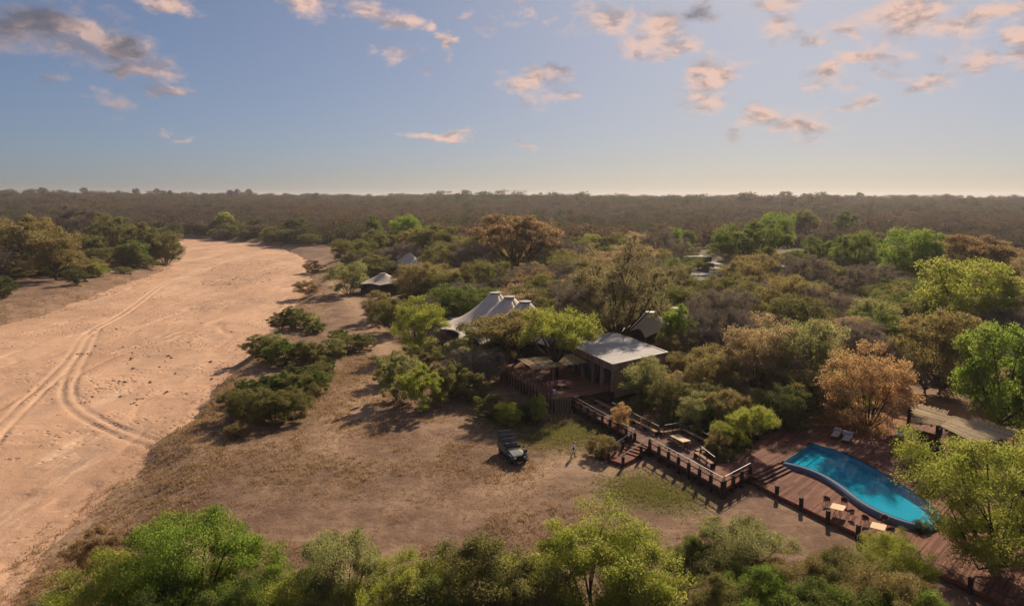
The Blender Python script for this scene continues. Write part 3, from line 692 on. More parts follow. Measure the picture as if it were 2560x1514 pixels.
def build_lounge():
    F_, R_, L_ = Vector((13.5, 90.4)), Vector((22.1, 97.6)), Vector((8.2, 104.6)); B_ = L_+(R_-F_)
    t = empty('lounge_building', (14, 100, Z_LODGE), 0, 'flat pale roofed lounge with timber slat fascia and tall dark windows', 'building')
    zf, zr = 4.85, 5.75
    ov = .35
    cen = (F_+R_+L_+B_)/4
    roof = [F_, R_, B_, L_]; out = [p+(p-cen).normalized()*ov for p in roof]
    MB().prism([tuple(p) for p in out], zr, zr+.14).build('roof', M_ROOF, t)
    for a, b in zip(out, out[1:]+out[:1]): MB().beam((*a, zr+.19), (*b, zr+.19), .16, .1).build('gutter', M_CAP, t)
    for k in range(1, 4):
        a, b = out[0].lerp(out[3], k/4), out[1].lerp(out[2], k/4); MB().beam((*a, zr+.155), (*b, zr+.155), .05, .03).build('roof_seam', M_CAP, t)
    def slats(a, b, z0, z1, w=.2):
        d = b-a; n = int(d.length/w); ang = math.atan2(d.y, d.x)
        for k in range(n):
            p = a+d*((k+.5)/n); m = MB(); m.tv = rnd.random()
            m.box((p.x, p.y, (z0+z1)/2+rnd.uniform(-.03, .03)), (w*.88, .06, z1-z0), ang).build('fascia_slat', M_SLAT, t)
    slats(F_, L_, zf, zr-.01); slats(F_, R_, zf, zr-.01)
    # left front: posts and glazing
    dl = (L_-F_).normalized(); nl = Vector((-dl.y, dl.x)); nl = nl if nl.x > 0 else -nl
    for s, wd in ((.15, .34), (3.1, .75), (5.9, .34), (9.2, .5), (12.4, .4), (15.0, .4)):
        p = F_+dl*s+nl*.12; MB().box((p.x, p.y, (Z_LODGE+zf)/2), (wd, .34, zf-Z_LODGE), math.atan2(dl.y, dl.x)).build('timber_pillar', M_POLE, t)
    for s0, s1, z0 in ((.35, 2.7, 2.75), (3.5, 5.7, 2.05), (6.1, 8.9, 2.05), (9.5, 12.2, 2.05), (12.6, 14.8, 2.05)):
        a, b = F_+dl*s0+nl*.3, F_+dl*s1+nl*.3
        w = MB().beam((*a, (z0+zf)/2), (*b, (z0+zf)/2), .04, zf-z0).build('window', M_GLASS, t)
        MB().beam((*((a+b)/2-nl*.04), z0), (*((a+b)/2-nl*.04), zf), .07, .06).build('mullion', M_POST, w)
        MB().beam((*(a-nl*.05), z0+.02), (*(b-nl*.05), z0+.02), .12, .08).build('sill', M_POST, w)
        if z0 > 2.3: MB().beam((*a, (Z_LODGE+z0)/2), (*b, (Z_LODGE+z0)/2), .1, z0-Z_LODGE-.03).build('panel', M_FASCIA, t)
    MB().beam((*(F_+nl*.2+(R_-F_)*.02), 3.0), (*(R_-(R_-F_)*.01), 3.0), .2, 3.7).build('wall', M_SLAT, t)
    MB().beam((*R_, 2.9), (*B_, 2.9), .2, 3.9).build('wall', M_SLAT, t); MB().beam((*(L_+nl*.3), 2.9), (*B_, 2.9), .2, 3.9).build('wall', M_SLAT, t)
build_lounge()

def reed_roof(parent, corners, n, z_of, r=.035, over=.35, jit=.3):
    """reed poles laid side by side between two edges: corners a,b (first edge) and d,c (second edge)"""
    a, b, c, d = [Vector(p) for p in corners]
    for k in range(n):
        f = (k+.5)/n; p = a.lerp(b, f); q = d.lerp(c, f); u = (q-p).normalized()
        p = p-u*(over+rnd.uniform(-jit, jit)); q = q+u*(over+rnd.uniform(-jit, jit))
        dz = rnd.uniform(-.015, .03); m = MB(); m.tv = rnd.random(); rr = r*rnd.uniform(.75, 1.25)
        sk = (b-a)*rnd.uniform(-.012, .012)
        m.tube([(p.x, p.y, p.z+dz), (q.x+sk.x, q.y+sk.y, q.z+dz)], [rr, rr*.8], 5).build('reed_pole', M_REED, parent)
def build_terrace_pergola():
    zt = 4.35
    A, B = at(1332, 921, zt), at(1466, 903, zt); up = Vector((-D.x*4.6, -D.y*4.6, .25))
    t = empty('terrace_pergola', (6, 94, Z_LODGE), 0, 'reed-roofed pergola over the terrace sofas with a tree growing through it', 'pergola')
    C, Dd = B+up*.8, A+up
    reed_roof(t, [A, B, C, Dd], 120, None, .045, .4, .38)
    for e in (A.lerp(B, 0), A.lerp(Dd, .5)):
        pass
    for f in (.12, .5, .9):
        MB().beam(A.lerp(Dd, f)-Vector((0,0,.1)), B.lerp(C, f)-Vector((0,0,.1)), .13, .13).build('purlin', M_POLE, t)
    for u, v in ((.06,.15),(.40,.12),(.08,.85),(.55,.9),(.95,.12)):
        p = A.lerp(B, u).lerp(Dd.lerp(C, u), v); MB().tube([(p.x, p.y, Z_LODGE), (p.x+.03, p.y, zt-.12)], [.15, .12], 8).build('log_post', M_POLE, t)
build_terrace_pergola()

# ------------------------------------------------------------------ peaked tents
TIP = .95
def tent_canopy(name, parent, peaks, half_len, half_wid, edge_z, peak_z, axis, scallops=12, depth=.13, mat_=None, R=5.6):
    ax = V2(axis).normalized(); pr = Vector((-ax.y, ax.x)); cen = sum((V2(p) for p in peaks), Vector((0, 0)))/len(peaks)
    pk = [((V2(p)-cen).dot(ax), (V2(p)-cen).dot(pr)) for p in peaks]
    n, m = 120, 22; vs = []; fs = []
    def hz(x, y):
        best = 0
        for (qx, qy) in pk:
            d = max(0, math.hypot((x-qx)*.9, y-qy)-TIP); h = max(0.0, 1-d/R)
            best = max(best, h**1.9)
        soft = 0.22*max(0, 1-(abs(x)/half_len)**2)*max(0, 1-(y/half_wid)**2)
        return edge_z + (peak_z-edge_z)*min(1, max(best, .0)+soft*(1-best))
    span = max(abs(q[0]) for q in pk)
    for i in range(n):
        a = 2*math.pi*i/n
        sc_ = 1 - depth*abs(math.sin(a*scallops/2))**.8
        ex, ey = half_len*math.copysign(abs(math.cos(a))**.75, math.cos(a))*sc_, half_wid*math.copysign(abs(math.sin(a))**.75, math.sin(a))*sc_
        ix = max(-span, min(span, ex*.8)); iy = 0
        for j in range(m+1):
            f = j/m; f = f**1.0; x, y = ix+(ex-ix)*f, iy+(ey-iy)*f
            z = hz(x, y) - (0.25*(f**6))*abs(math.sin(a*scallops/2))*0
            w = cen+ax*x+pr*y; vs.append((w.x, w.y, z))
    for i in range(n):
        i2 = (i+1) % n
        for j in range(m): fs.append((i*(m+1)+j, i*(m+1)+j+1, i2*(m+1)+j+1, i2*(m+1)+j))
    b = MB(); b.add(vs, fs); o = b.build(name, mat_ or M_CANVAS, parent, smooth=True)
    sm = o.modifiers.new('thickness', 'SOLIDIFY'); sm.thickness = .03
    tips = []
    for k in range(scallops):
        a = 2*math.pi*k/scallops; x, y = half_len*math.copysign(abs(math.cos(a))**.75, math.cos(a)), half_wid*math.copysign(abs(math.sin(a))**.75, math.sin(a))
        w = cen+ax*x+pr*y; tips.append((w.x, w.y, hz(x, y)))
    return o, tips, hz, cen
def build_main_tent():
    zp = 9.4
    pk = [at(1238, 733, zp), at(1273, 743, zp), at(1312, 755, zp)]
    c = pk[1]
    t = empty('main_tent', (c.x, c.y, 0), 0, 'large cream canvas tent with a row of capped peaks beside the terrace tree', 'tent')
    o, tips, hz, cen = tent_canopy('canopy', t, [(p.x, p.y) for p in pk], 16.5, 12.8, 3.3, zp, D, 14, .17, R=8.6)
    for i, p in enumerate(pk):
        m = MB(); m.lathe((p.x, p.y, zp-.1), [(1.0, 0), (.93, .12), (.9, .2)], 24); m.build('peak_collar', M_CANVAS_DARK, t, smooth=True)
        m = MB(); m.lathe((p.x, p.y, zp+.12), [(.9, -.1), (1.15, 0), (1.15, .08), (.3, .14)], 24); m.build('peak_cap', M_CAP, t)
        MB().tube([(p.x, p.y, 0), (p.x, p.y, zp)], .12, 8).build('tent_pole', M_POLE, t)
    for x, y, z in tips:
        MB().tube([(x, y, 0), (x, y, z)], .07, 6).build('edge_pole', M_POLE, t)
    # canvas walls and floor set back under the canopy
    ax, pr = V2(D), Vector((-D.y, D.x)); cc = V2(cen)
    b = MB()
    for s in (-1, 1):
        a0, a1 = cc+ax*13*s+pr*8, cc+ax*13*s-pr*8; b.beam((*a0, 1.9), (*a1, 1.9), .1, 3.6)
        a0, a1 = cc+pr*8*s-ax*13, cc+pr*8*s+ax*13; b.beam((*a0, 1.9), (*a1, 1.9), .1, 3.6)
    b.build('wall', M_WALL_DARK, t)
    MB().prism([tuple(cc+ax*14+pr*9), tuple(cc-ax*14+pr*9), tuple(cc-ax*14-pr*9), tuple(cc+ax*14-pr*9)], .2, .9).build('floor_deck', M_DECK, t)
    # low flat side awnings towards the river
    for (x0, y0, x1, y1, x2, y2) in ((1122, 793, 1180, 789, 1190, 806), (1124, 795, 1150, 803, 1205, 800)):
        pass
    za = 3.0
    q = [at(1121, 794, za), at(1176, 790, za+.3), at(1192, 806, za+.1), at(1160, 813, za-.1)]
    b = MB(); b.add([tuple(p) for p in q], [(0, 1, 2, 3)]); w = b.build('side_awning', M_AWNING, t); w.modifiers.new('thickness', 'SOLIDIFY').thickness = .04
    q2 = [at(1205, 830, 2.6), at(1240, 822, 2.8), at(1262, 836, 2.6), at(1225, 846, 2.4)]
    b = MB(); b.add([tuple(p) for p in q2], [(0, 1, 2, 3)]); w = b.build('side_awning', M_AWNING, t); w.modifiers.new('thickness', 'SOLIDIFY').thickness = .04
    for p in (q[0], q[3], q2[0], q2[3]): MB().tube([(p.x, p.y, 0), (p.x, p.y, p.z)], .06, 6).build('edge_pole', M_POLE, t)
build_main_tent()
def small_tent(name, label, peaks, zp, hl, hw, ez, axis, R=5, mats=None, scal=8, caps=True, dark_first=False, group=None):
    c = sum((Vector(p) for p in peaks), Vector((0, 0, 0)))/len(peaks)
    t = empty(name, (c.x, c.y, 0), 0, label, 'tent', group)
    o, tips, hz, cen = tent_canopy('canopy', t, [(p.x, p.y) for p in peaks], hl, hw, ez, zp, axis, scal, .2, R=R)
    for p in peaks:
        m = MB(); m.lathe((p.x, p.y, zp-.1), [(.98, 0), (.9, .1), (.8, .16)], 16); m.build('peak_collar', M_CANVAS_DARK, t, smooth=True)
        m = MB(); m.lathe((p.x, p.y, zp+.08), [(.7, -.02), (1.0, 0), (1.0, .07), (.2, .12)], 16); m.build('peak_cap', M_CAP, t)
    for x, y, z in tips: MB().tube([(x, y, 0), (x, y, z)], .06, 6).build('edge_pole', M_POLE, t)
    ax = V2(axis).normalized(); pr = Vector((-ax.y, ax.x)); b = MB(); a, w = hl*.72, hw*.7; cc = V2(cen)
    for s in (-1, 1):
        b.beam((*(cc+ax*a*s+pr*w), ez*.48), (*(cc+ax*a*s-pr*w), ez*.48), .1, ez*.96); b.beam((*(cc+pr*w*s-ax*a), ez*.48), (*(cc+pr*w*s+ax*a), ez*.48), .1, ez*.96)
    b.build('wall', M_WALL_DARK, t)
    return t
small_tent('guest_tent', 'small cream two-peaked tent behind the lounge roof, with dark canvas walls', [at(1627, 781, 7.4), at(1690, 771, 7.4)], 7.4, 9.0, 6.6, 3.4, (.93, .36), 5.2)
small_tent('guest_tent', 'far small tent by the river path, low pale canopy and grey cone', [at(958, 684, 5.6)], 5.6, 8.0, 6.5, 3.0, (1, 0), 5.5)
small_tent('guest_tent', 'farthest pale tent edge showing beneath the big spreading olive tree', [at(1022, 634, 7.6)], 7.6, 9.0, 7.5, 3.2, (1, .1), 6.0)
def build_far_roofs():
    # stepped sheet roofs between the trees
    t = empty('stepped_roof_shed', (at(1755, 705).x, at(1755, 705).y, 0), 0, 'low shed with stepped grey sheet roof between green trees', 'building')
    for k in range(4):
        a = at(1716+6*k, 700-13*k, 3.6+.35*k); w = 15-1.5*k
        MB().box((a.x+w/2, a.y+4, 3.6+.35*k), (w, 9.5, .12), .05, ).build('roof_panel', M_SHEET, t)
        MB().box((a.x+w/2, a.y-.6, 3.5+.35*k), (w, .12, .2), .05).build('roof_edge', M_CAP, t)
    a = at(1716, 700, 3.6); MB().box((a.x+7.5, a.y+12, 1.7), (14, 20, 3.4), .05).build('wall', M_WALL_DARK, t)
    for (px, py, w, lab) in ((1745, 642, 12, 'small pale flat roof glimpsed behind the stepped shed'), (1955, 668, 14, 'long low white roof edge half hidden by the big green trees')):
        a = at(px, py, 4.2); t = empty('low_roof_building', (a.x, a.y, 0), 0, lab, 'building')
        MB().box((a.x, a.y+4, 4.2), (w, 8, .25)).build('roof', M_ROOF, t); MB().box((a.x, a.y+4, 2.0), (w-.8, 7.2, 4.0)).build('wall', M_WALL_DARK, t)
build_far_roofs()

# ------------------------------------------------------------------ poolside pavilions
def build_pavilions():
    zr = 4.25
    # first pavilion: raised floor, three steps, reed roof
    c = at(2265, 1105, 1.6)
    a0, a1 = at(2206, 1100, 1.0), at(2288, 1138, 1.0); dl = V2(a1)-V2(a0); dl.normalize(); nb = Vector((-dl.y, dl.x)); nb = nb if nb.x > 0 else -nb
    zf = 1.45
    t = empty('pool_pavilion', (44, 72, Z_UP), 0, 'raised pool pavilion with broad steps, black posts and overlapping reed roofs', 'pavilion')
    A = V2(a0); B = V2(a1)+dl*1.5
    for k in range(3):
        o = nb*(.2+.42*k); MB().beam((*(A+o), Z_UP+.075+.15*k), (*(B+o), Z_UP+.075+.15*k), .42, .15).build('step', M_FASCIA, t)
    q = [A+nb*1.26, B+nb*1.26, B+nb*5.6, A+nb*5.6]
    planks('planks', [tuple(p) for p in q], dl, zf, .05, M_DECK, t, .16)
    MB().prism([tuple(A+nb*1.3), tuple(B+nb*1.3), tuple(B+nb*5.5), tuple(A+nb*5.5)], Z_UP+.01, zf-.06).build('plinth', M_FASCIA, t)
    p1, p2 = at(2297, 1150, Z_UP), at(2342, 1125, Z_UP)
    for p in (p1, p2): MB().box((p.x, p.y, (Z_UP+zr)/2), (.42, .42, zr-Z_UP), .5).build('black_post', M_POST, t)
    # reed roof one
    r = [at(2303, 1057, zr), at(2350, 1063, zr), at(2378, 1043, zr+.15), at(2266, 1009, zr+.25)]
    R = [at(2296, 1056, zr), at(2362, 1066, zr), at(2382, 1042, zr+.1), at(2276, 1008, zr+.1)]
    reed_roof(t, [R[3], R[0], R[1], R[2]], 52, None, .05, .2, .25)
    reed_roof(t, [at(2262, 1003, zr-.1), at(2372, 1030, zr-.1), at(2362, 1046, zr-.1), at(2278, 1016, zr-.1)], 34, None, .04, .45, .35)
    for f in (.1, .5, .9): MB().beam(R[3].lerp(R[2], f)-Vector((0,0,.14)), R[0].lerp(R[1], f)-Vector((0,0,.14)), .16, .16).build('roof_beam', M_POST, t)
    for p in (R[2], R[3]): MB().box((p.x, p.y, (Z_UP+zr)/2), (.3, .3, zr-Z_UP), .5).build('black_post', M_POST, t)
    bw = [at(2282, 1073, 2.3), at(2340, 1090, 2.3)]
    MB().beam((*V2(bw[0]), 1.95), (*V2(bw[1]), 1.95), .12, 1.1).build('screen_wall', M_FASCIA, t)
    t2 = empty('pool_pavilion', (49, 68, Z_UP), 0, 'second pool pavilion, its pale reed roof half hidden by the large leaning tree', 'pavilion')
    R = [at(2352, 1066, zr+.2), at(2440, 1108, zr), at(2540, 1085, zr), at(2395, 1042, zr+.25)]
    reed_roof(t2, [R[3], R[0], R[1], R[2]], 56, None, .05, .25, .25)
    reed_roof(t2, [at(2356, 1088, zr-.5), at(2430, 1112, zr-.5), at(2440, 1100, zr-.35), at(2372, 1074, zr-.35)], 26, None, .04, .4, .3)
    reed_roof(t2, [at(2430, 1042, zr), at(2520, 1072, zr), at(2530, 1082, zr), at(2430, 1056, zr)], 30, None, .04, .4, .35)
    for p in R: MB().box((p.x, p.y, (Z_UP+p.z)/2-.1), (.3, .3, p.z-Z_UP-.2), .5).build('black_post', M_POST, t2)
    for f in (.15, .85): MB().beam(R[3].lerp(R[2], f)-Vector((0,0,.16)), R[0].lerp(R[1], f)-Vector((0,0,.16)), .16, .16).build('roof_beam', M_POST, t2)
    return A, B, nb, dl, zf
PAV = build_pavilions()

# ------------------------------------------------------------------ furniture
M_TEAK = mat('pale_teak', (.62, .44, .25), (.50, .33, .18), 3, .7, .25, stretch=(1,6,1))
M_WICKER = mat('brown_wicker', (.22, .11, .075), (.13, .065, .045), 12, .8, .2)
M_CUSHION = mat('pale_cushion', (.60, .52, .43), (.50, .43, .36), 3, .9, .1)
M_SOFA = mat('terracotta_cushion', (.42, .13, .075), (.33, .10, .06), 3, .9, .1)
M_WHITE = mat('white_glaze', (.74, .74, .76), (.62, .62, .66), 2, .5, .4)
def stripe_mat():
    m, nt, N, L, P = nodes('striped_towel'); tc = N.new('ShaderNodeTexCoord'); w = N.new('ShaderNodeTexWave'); w.inputs['Scale'].default_value = 1.1; w.bands_direction = 'X'
    L.new(tc.outputs['Object'], w.inputs['Vector']); r = N.new('ShaderNodeValToRGB'); r.color_ramp.interpolation = 'CONSTANT'
    r.color_ramp.elements[0].color = (.20, .19, .22, 1); r.color_ramp.elements[1].position = .5; r.color_ramp.elements[1].color = (.62, .60, .60, 1)
    L.new(w.outputs[0], r.inputs[0]); L.new(r.outputs[0], P.inputs['Base Color']); P.inputs['Roughness'].default_value = .9; return m
M_STRIPE = stripe_mat()
def make_tub_chair(name, label, cat, loc, rz, group):
    t = empty(name, (0, 0, 0))
    b = MB(); b.lathe((0, 0, .42), [(.24, 0), (.27, .04), (.22, .06)], 14); b.build('seat', M_WICKER, t)
    b = MB(); n = 13
    for k in range(n):
        a = math.radians(-125+250*k/(n-1)); h = .80-.20*abs(k-(n-1)/2)/((n-1)/2)
        b.add([], [])
        x, y = -math.cos(a), math.sin(a)
        b.v += [(.25*x, .27*y, .44), (.31*x, .33*y, h), (.28*x, .30*y, h), (.22*x, .24*y, .44)]
    for k in range(n-1):
        o = 4*k; b.f += [(o, o+4, o+5, o+1), (o+1, o+5, o+6, o+2), (o+2, o+6, o+7, o+3)]; b.t += [.5]*3
    b.build('backrest', M_WICKER, t)
    for sx in (-1, 1):
        for sy in (-1, 1):
            MB().tube([(.24*sx, .24*sy, 0), (.19*sx, .19*sy, .43)], [.022, .02], 6).build('leg', M_WICKER, t)
    t.location = loc; t.rotation_euler = (0, 0, rz); tag(t, label, cat, group); return t
def place_chair(proto, loc, rz, label, group):
    c = copy_tree(proto); c.location = loc; c.rotation_euler = (0, 0, rz); c['label'] = label; c['group'] = group; return c
def make_square_table(label, loc, rz, s=1.25, sy=1.1):
    t = empty('pool_table', (0, 0, 0)); b = MB(); r = .14; pts = []
    for cx, cy, a0 in ((1,1,0),(-1,1,90),(-1,-1,180),(1,-1,270)):
        for k in range(5):
            a = math.radians(a0+22.5*k); pts.append((cx*(s/2-r)+r*math.cos(a), cy*(sy/2-r)+r*math.sin(a)))
    b.prism(pts, .72, .76); b.build('tabletop', M_TEAK, t)
    b = MB()
    for k in range(4):
        d = Vector((1, 0)) if k == 0 else Vector((0, 1)); a = k*math.pi/2
    for k in range(4):
        a = k*math.pi/2+math.pi/4; MB().tube([(.42*math.cos(a), .42*math.sin(a), 0), (.10*math.cos(a), .10*math.sin(a), .72)], [.025, .03], 6).build('leg', M_TEAK, t)
    for k in range(2):
        MB().box((0, 0, .7), (.8 if k else .05, .05 if k else .8, .03)).build('brace', M_TEAK, t)
    t.location = loc; t.rotation_euler = (0, 0, rz); return tag(t, label, 'table')
ang0 = math.atan2(E_.y, E_.x)+.15
T1, T2 = at(2095, 1266, Z_LOW+.76), at(2196, 1314, Z_LOW+.76)
make_square_table('square pale teak table on the lower pool deck, farther of two', (T1.x, T1.y, Z_LOW), ang0)
make_square_table('square pale teak table on the lower pool deck, nearer the potted plant', (T2.x, T2.y, Z_LOW), ang0)
chair_spots = [(at(2066, 1262, Z_LOW), 'brown wicker tub chair at the far edge of the farther pool table'), (at(2110, 1264, Z_LOW), 'brown wicker tub chair between the farther pool table and the pool'),
               (at(2126, 1294, Z_LOW), 'brown wicker tub chair turned sideways between the two pool tables'), (at(2162, 1310, Z_LOW), 'brown wicker tub chair on the left of the nearer pool table'),
               (at(2210, 1310, Z_LOW), 'brown wicker tub chair between the nearer pool table and the pool'), (at(2226, 1340, Z_LOW), 'brown wicker tub chair on the right of the nearer pool table')]
chair0 = None
for i, (p, lab) in enumerate(chair_spots):
    tt = T1 if i < 3 else T2; rz = math.atan2(tt.y-p.y, tt.x-p.x) + (.5 if i in (2, 5) else 0)
    if chair0 is None: chair0 = make_tub_chair('tub_chair', lab, 'chair', (p.x, p.y, Z_LOW), rz, 'wicker chairs at the pool tables')
    else: place_chair(chair0, (p.x, p.y, Z_LOW), rz, lab, 'wicker chairs at the pool tables')
# dining set on the walkway bay
bc = wl(.62)+NRM*(WW+.35); br = math.atan2(D.y, D.x)
t = empty('dining_table', (bc.x, bc.y, Z_WALK), br, 'long pale wooden dining table in the walkway bay', 'table')
for k in range(5): MB().box((0, -.44+.22*k, .75), (2.3, .21, .05)).build('tabletop_plank', M_TEAK, t, local=True)
for sx in (-1, 1):
    for sy in (-1, 1): MB().box((.98*sx, .4*sy, .36), (.09, .09, .72)).build('leg', M_TEAK, t, local=True)
for sy in (-1, 1): MB().box((0, .4*sy, .67), (1.9, .05, .1)).build('apron', M_TEAK, t, local=True)
k = 0
for side in (-1, 1):
    for s in (-.75, 0, .75):
        lab = 'wicker chair on the %s side of the bay dining table, %s' % ('walkway' if side < 0 else 'bush', {-.75: 'end by the lodge', 0: 'middle of three', .75: 'end by the pool'}[s])
        loc = (bc.x+D.x*s-NRM.x*.85*-side, bc.y+D.y*s-NRM.y*.85*-side, Z_WALK)
        place_chair(chair0, loc, math.atan2(NRM.y, NRM.x)+(math.pi if side > 0 else 0), lab, 'chairs round the bay dining table')
for s, lab in ((-1.55, 'wicker chair at the lodge end of the bay dining table'), (1.5, 'wicker chair at the pool end of the bay dining table')):
    place_chair(chair0, (bc.x+D.x*s, bc.y+D.y*s, Z_WALK), math.atan2(D.y, D.x)+(0 if s < 0 else math.pi), lab, 'chairs round the bay dining table')
# sun loungers
def make_lounger():
    t = empty('sun_lounger', (0, 0, 0))
    for sx in (-1, 1):
        for sy in (-1, 1): MB().box((.8*sx, .32*sy, .15), (.07, .07, .3)).build('leg', M_POST, t)
    MB().box((0, 0, .31), (2.0, .78, .07)).build('frame', M_WICKER, t)
    MB().box((-.3, 0, .41), (1.35, .74, .13)).build('mattress', M_CUSHION, t)
    MB().box((.68, 0, .60), (.80, .74, .12), R=Matrix.Rotation(-.6, 3, 'Y')).build('back_cushion', M_CUSHION, t)
    MB().box((-.35, 0, .485), (.75, .70, .02)).build('striped_towel', M_STRIPE, t)
    MB().box((.62, 0, .72), (.3, .55, .12), R=Matrix.Rotation(-.6, 3, 'Y')).build('pillow', M_STRIPE, t)
    return t
lg = make_lounger(); A_, B_2, nb_, dl_, zf_ = PAV
spots = [((*V2(at(2090, 1092, 1.0)), Z_UP), 'padded lounger by the pool head, left of the white stool'), ((*V2(at(2118, 1102, 1.0)), Z_UP), 'padded lounger by the pool head, right of the white stool'),
         ((*V2(at(2249, 1092, zf_)), zf_), 'padded lounger on the pavilion floor, nearer the steps'), ((*V2(at(2288, 1104, zf_)), zf_), 'padded lounger on the pavilion floor behind the black post')]
for i, (loc, lab) in enumerate(spots):
    o = lg if i == 0 else copy_tree(lg); o.location = loc; o.rotation_euler = (0, 0, math.atan2(E_.y, E_.x)+(.15 if i < 2 else .1)); tag(o, lab, 'sun lounger', 'padded sun loungers')
def stool(loc, label):
    t = empty('drum_stool', loc, 0, label, 'stool', 'white drum stools')
    b = MB(); b.lathe((0, 0, 0), [(.22, 0), (.30, .12), (.30, .42), (.24, .52)], 18); b.build('body', M_WHITE, t, local=True, smooth=True)
    b = MB(); b.lathe((0, 0, .52), [(.30, 0), (.30, .05), (.28, .06)], 18); b.build('top', M_WHITE, t, local=True)
p = at(2111, 1088, Z_UP); stool((p.x, p.y, Z_UP), 'white drum stool between the two poolside loungers')
p = at(2274, 1091, zf_); stool((p.x, p.y, zf_), 'white drum stool on the pavilion floor')
# terrace furniture: curved terracotta banquette, low tables, armchairs, director table
def banquette():
    c = at(1402, 976, Z_LODGE); t = empty('curved_sofa', (c.x, c.y, Z_LODGE), math.radians(20), 'curved terracotta banquette under the reed pergola', 'sofa')
    n = 14; R0, R1 = 1.35, 1.95
    for nm, z0, z1, ra, rb, m in (('seat_base', .05, .25, R0+.05, R1, M_FASCIA), ('seat_cushion', .25, .48, R0, R1-.1, M_SOFA), ('backrest', .25, .95, R1-.12, R1+.12, M_SOFA)):
        b = MB()
        for k in range(n):
            a0, a1 = math.radians(10+200*k/n), math.radians(10+200*(k+1)/n); g = .006
            q = [(r*math.cos(a), r*math.sin(a)) for r, a in ((ra, a0+g), (rb, a0+g), (rb, a1-g), (ra, a1-g))]; b.prism(q, z0, z1)
        b.build(nm, m, t, local=True)
    for k in range(5):
        a = math.radians(30+40*k); MB().box((1.72*math.cos(a), 1.72*math.sin(a), .68), (.16, .45, .4), a).build('throw_pillow', M_CUSHION if k % 2 else M_STRIPE, t, local=True)
banquette()
def round_table(px, py, label, r=.5):
    c = at(px, py, Z_LODGE); t = empty('pedestal_table', (c.x, c.y, Z_LODGE), 0, label, 'table')
    b = MB(); b.lathe((0, 0, .5), [(r*.9, 0), (r, .02), (r, .05), (r*.95, .07)], 20); b.build('tabletop', M_TEAK, t, local=True)
    b = MB(); b.lathe((0, 0, 0), [(.24, 0), (.22, .05), (.08, .12), (.09, .4), (.2, .5)], 12); b.build('pedestal', M_TEAK, t, local=True, smooth=True)
round_table(1404, 970, 'round wooden pedestal table inside the curved terracotta sofa', .62); round_table(1352, 948, 'small round wooden table beside the terrace armchairs', .45)
def armchair(px, py, rz, label):
    c = at(px, py, Z_LODGE); t = empty('armchair', (c.x, c.y, Z_LODGE), rz, label, 'armchair', 'terracotta terrace armchairs')
    MB().box((0, 0, .3), (.75, .8, .28)).build('seat_cushion', M_SOFA, t, local=True); MB().box((-.36, 0, .62), (.16, .8, .55), R=Matrix.Rotation(-.2, 3, 'Y')).build('backrest', M_SOFA, t, local=True)
    for s in (-1, 1):
        MB().box((0, .42*s, .45), (.72, .12, .3)).build('arm', M_WICKER, t, local=True)
        for q in (-1, 1): MB().box((.3*q, .36*s, .08), (.06, .06, .16)).build('leg', M_POST, t, local=True)
armchair(1372, 944, 2.6, 'terracotta armchair beside the small round terrace table'); armchair(1346, 925, -1.9, 'terracotta armchair farther back on the terrace by the tripod table'); armchair(1325, 920, -.6, 'terracotta armchair at the far end of the terrace')
c = at(1332, 932, Z_LODGE); t = empty('tripod_table', (c.x, c.y, Z_LODGE), 0, 'pale tripod table with splayed legs on the terrace', 'table')
b = MB(); b.lathe((0, 0, .72), [(.42, 0), (.42, .04)], 16); b.build('tabletop', M_TEAK, t, local=True)
for k in range(5):
    a = k*2*math.pi/5; MB().tube([(.5*math.cos(a), .5*math.sin(a), 0), (.05*math.cos(a), .05*math.sin(a), .72)], .03, 5).build('leg', M_TEAK, t, local=True)
c = at(1385, 985, Z_LODGE); t = empty('water_urn', (c.x, c.y, Z_LODGE), 0, 'small white and blue urn at the terrace corner', 'urn')
b = MB(); b.lathe((0, 0, 0), [(.2, 0), (.24, .2), (.24, .55), (.16, .68)], 14); b.build('body', M_WHITE, t, local=True, smooth=True); b = MB(); b.lathe((0, 0, .3), [(.245, 0), (.25, .03), (.245, .14)], 14); b.build('band', M_AWNING, t, local=True)

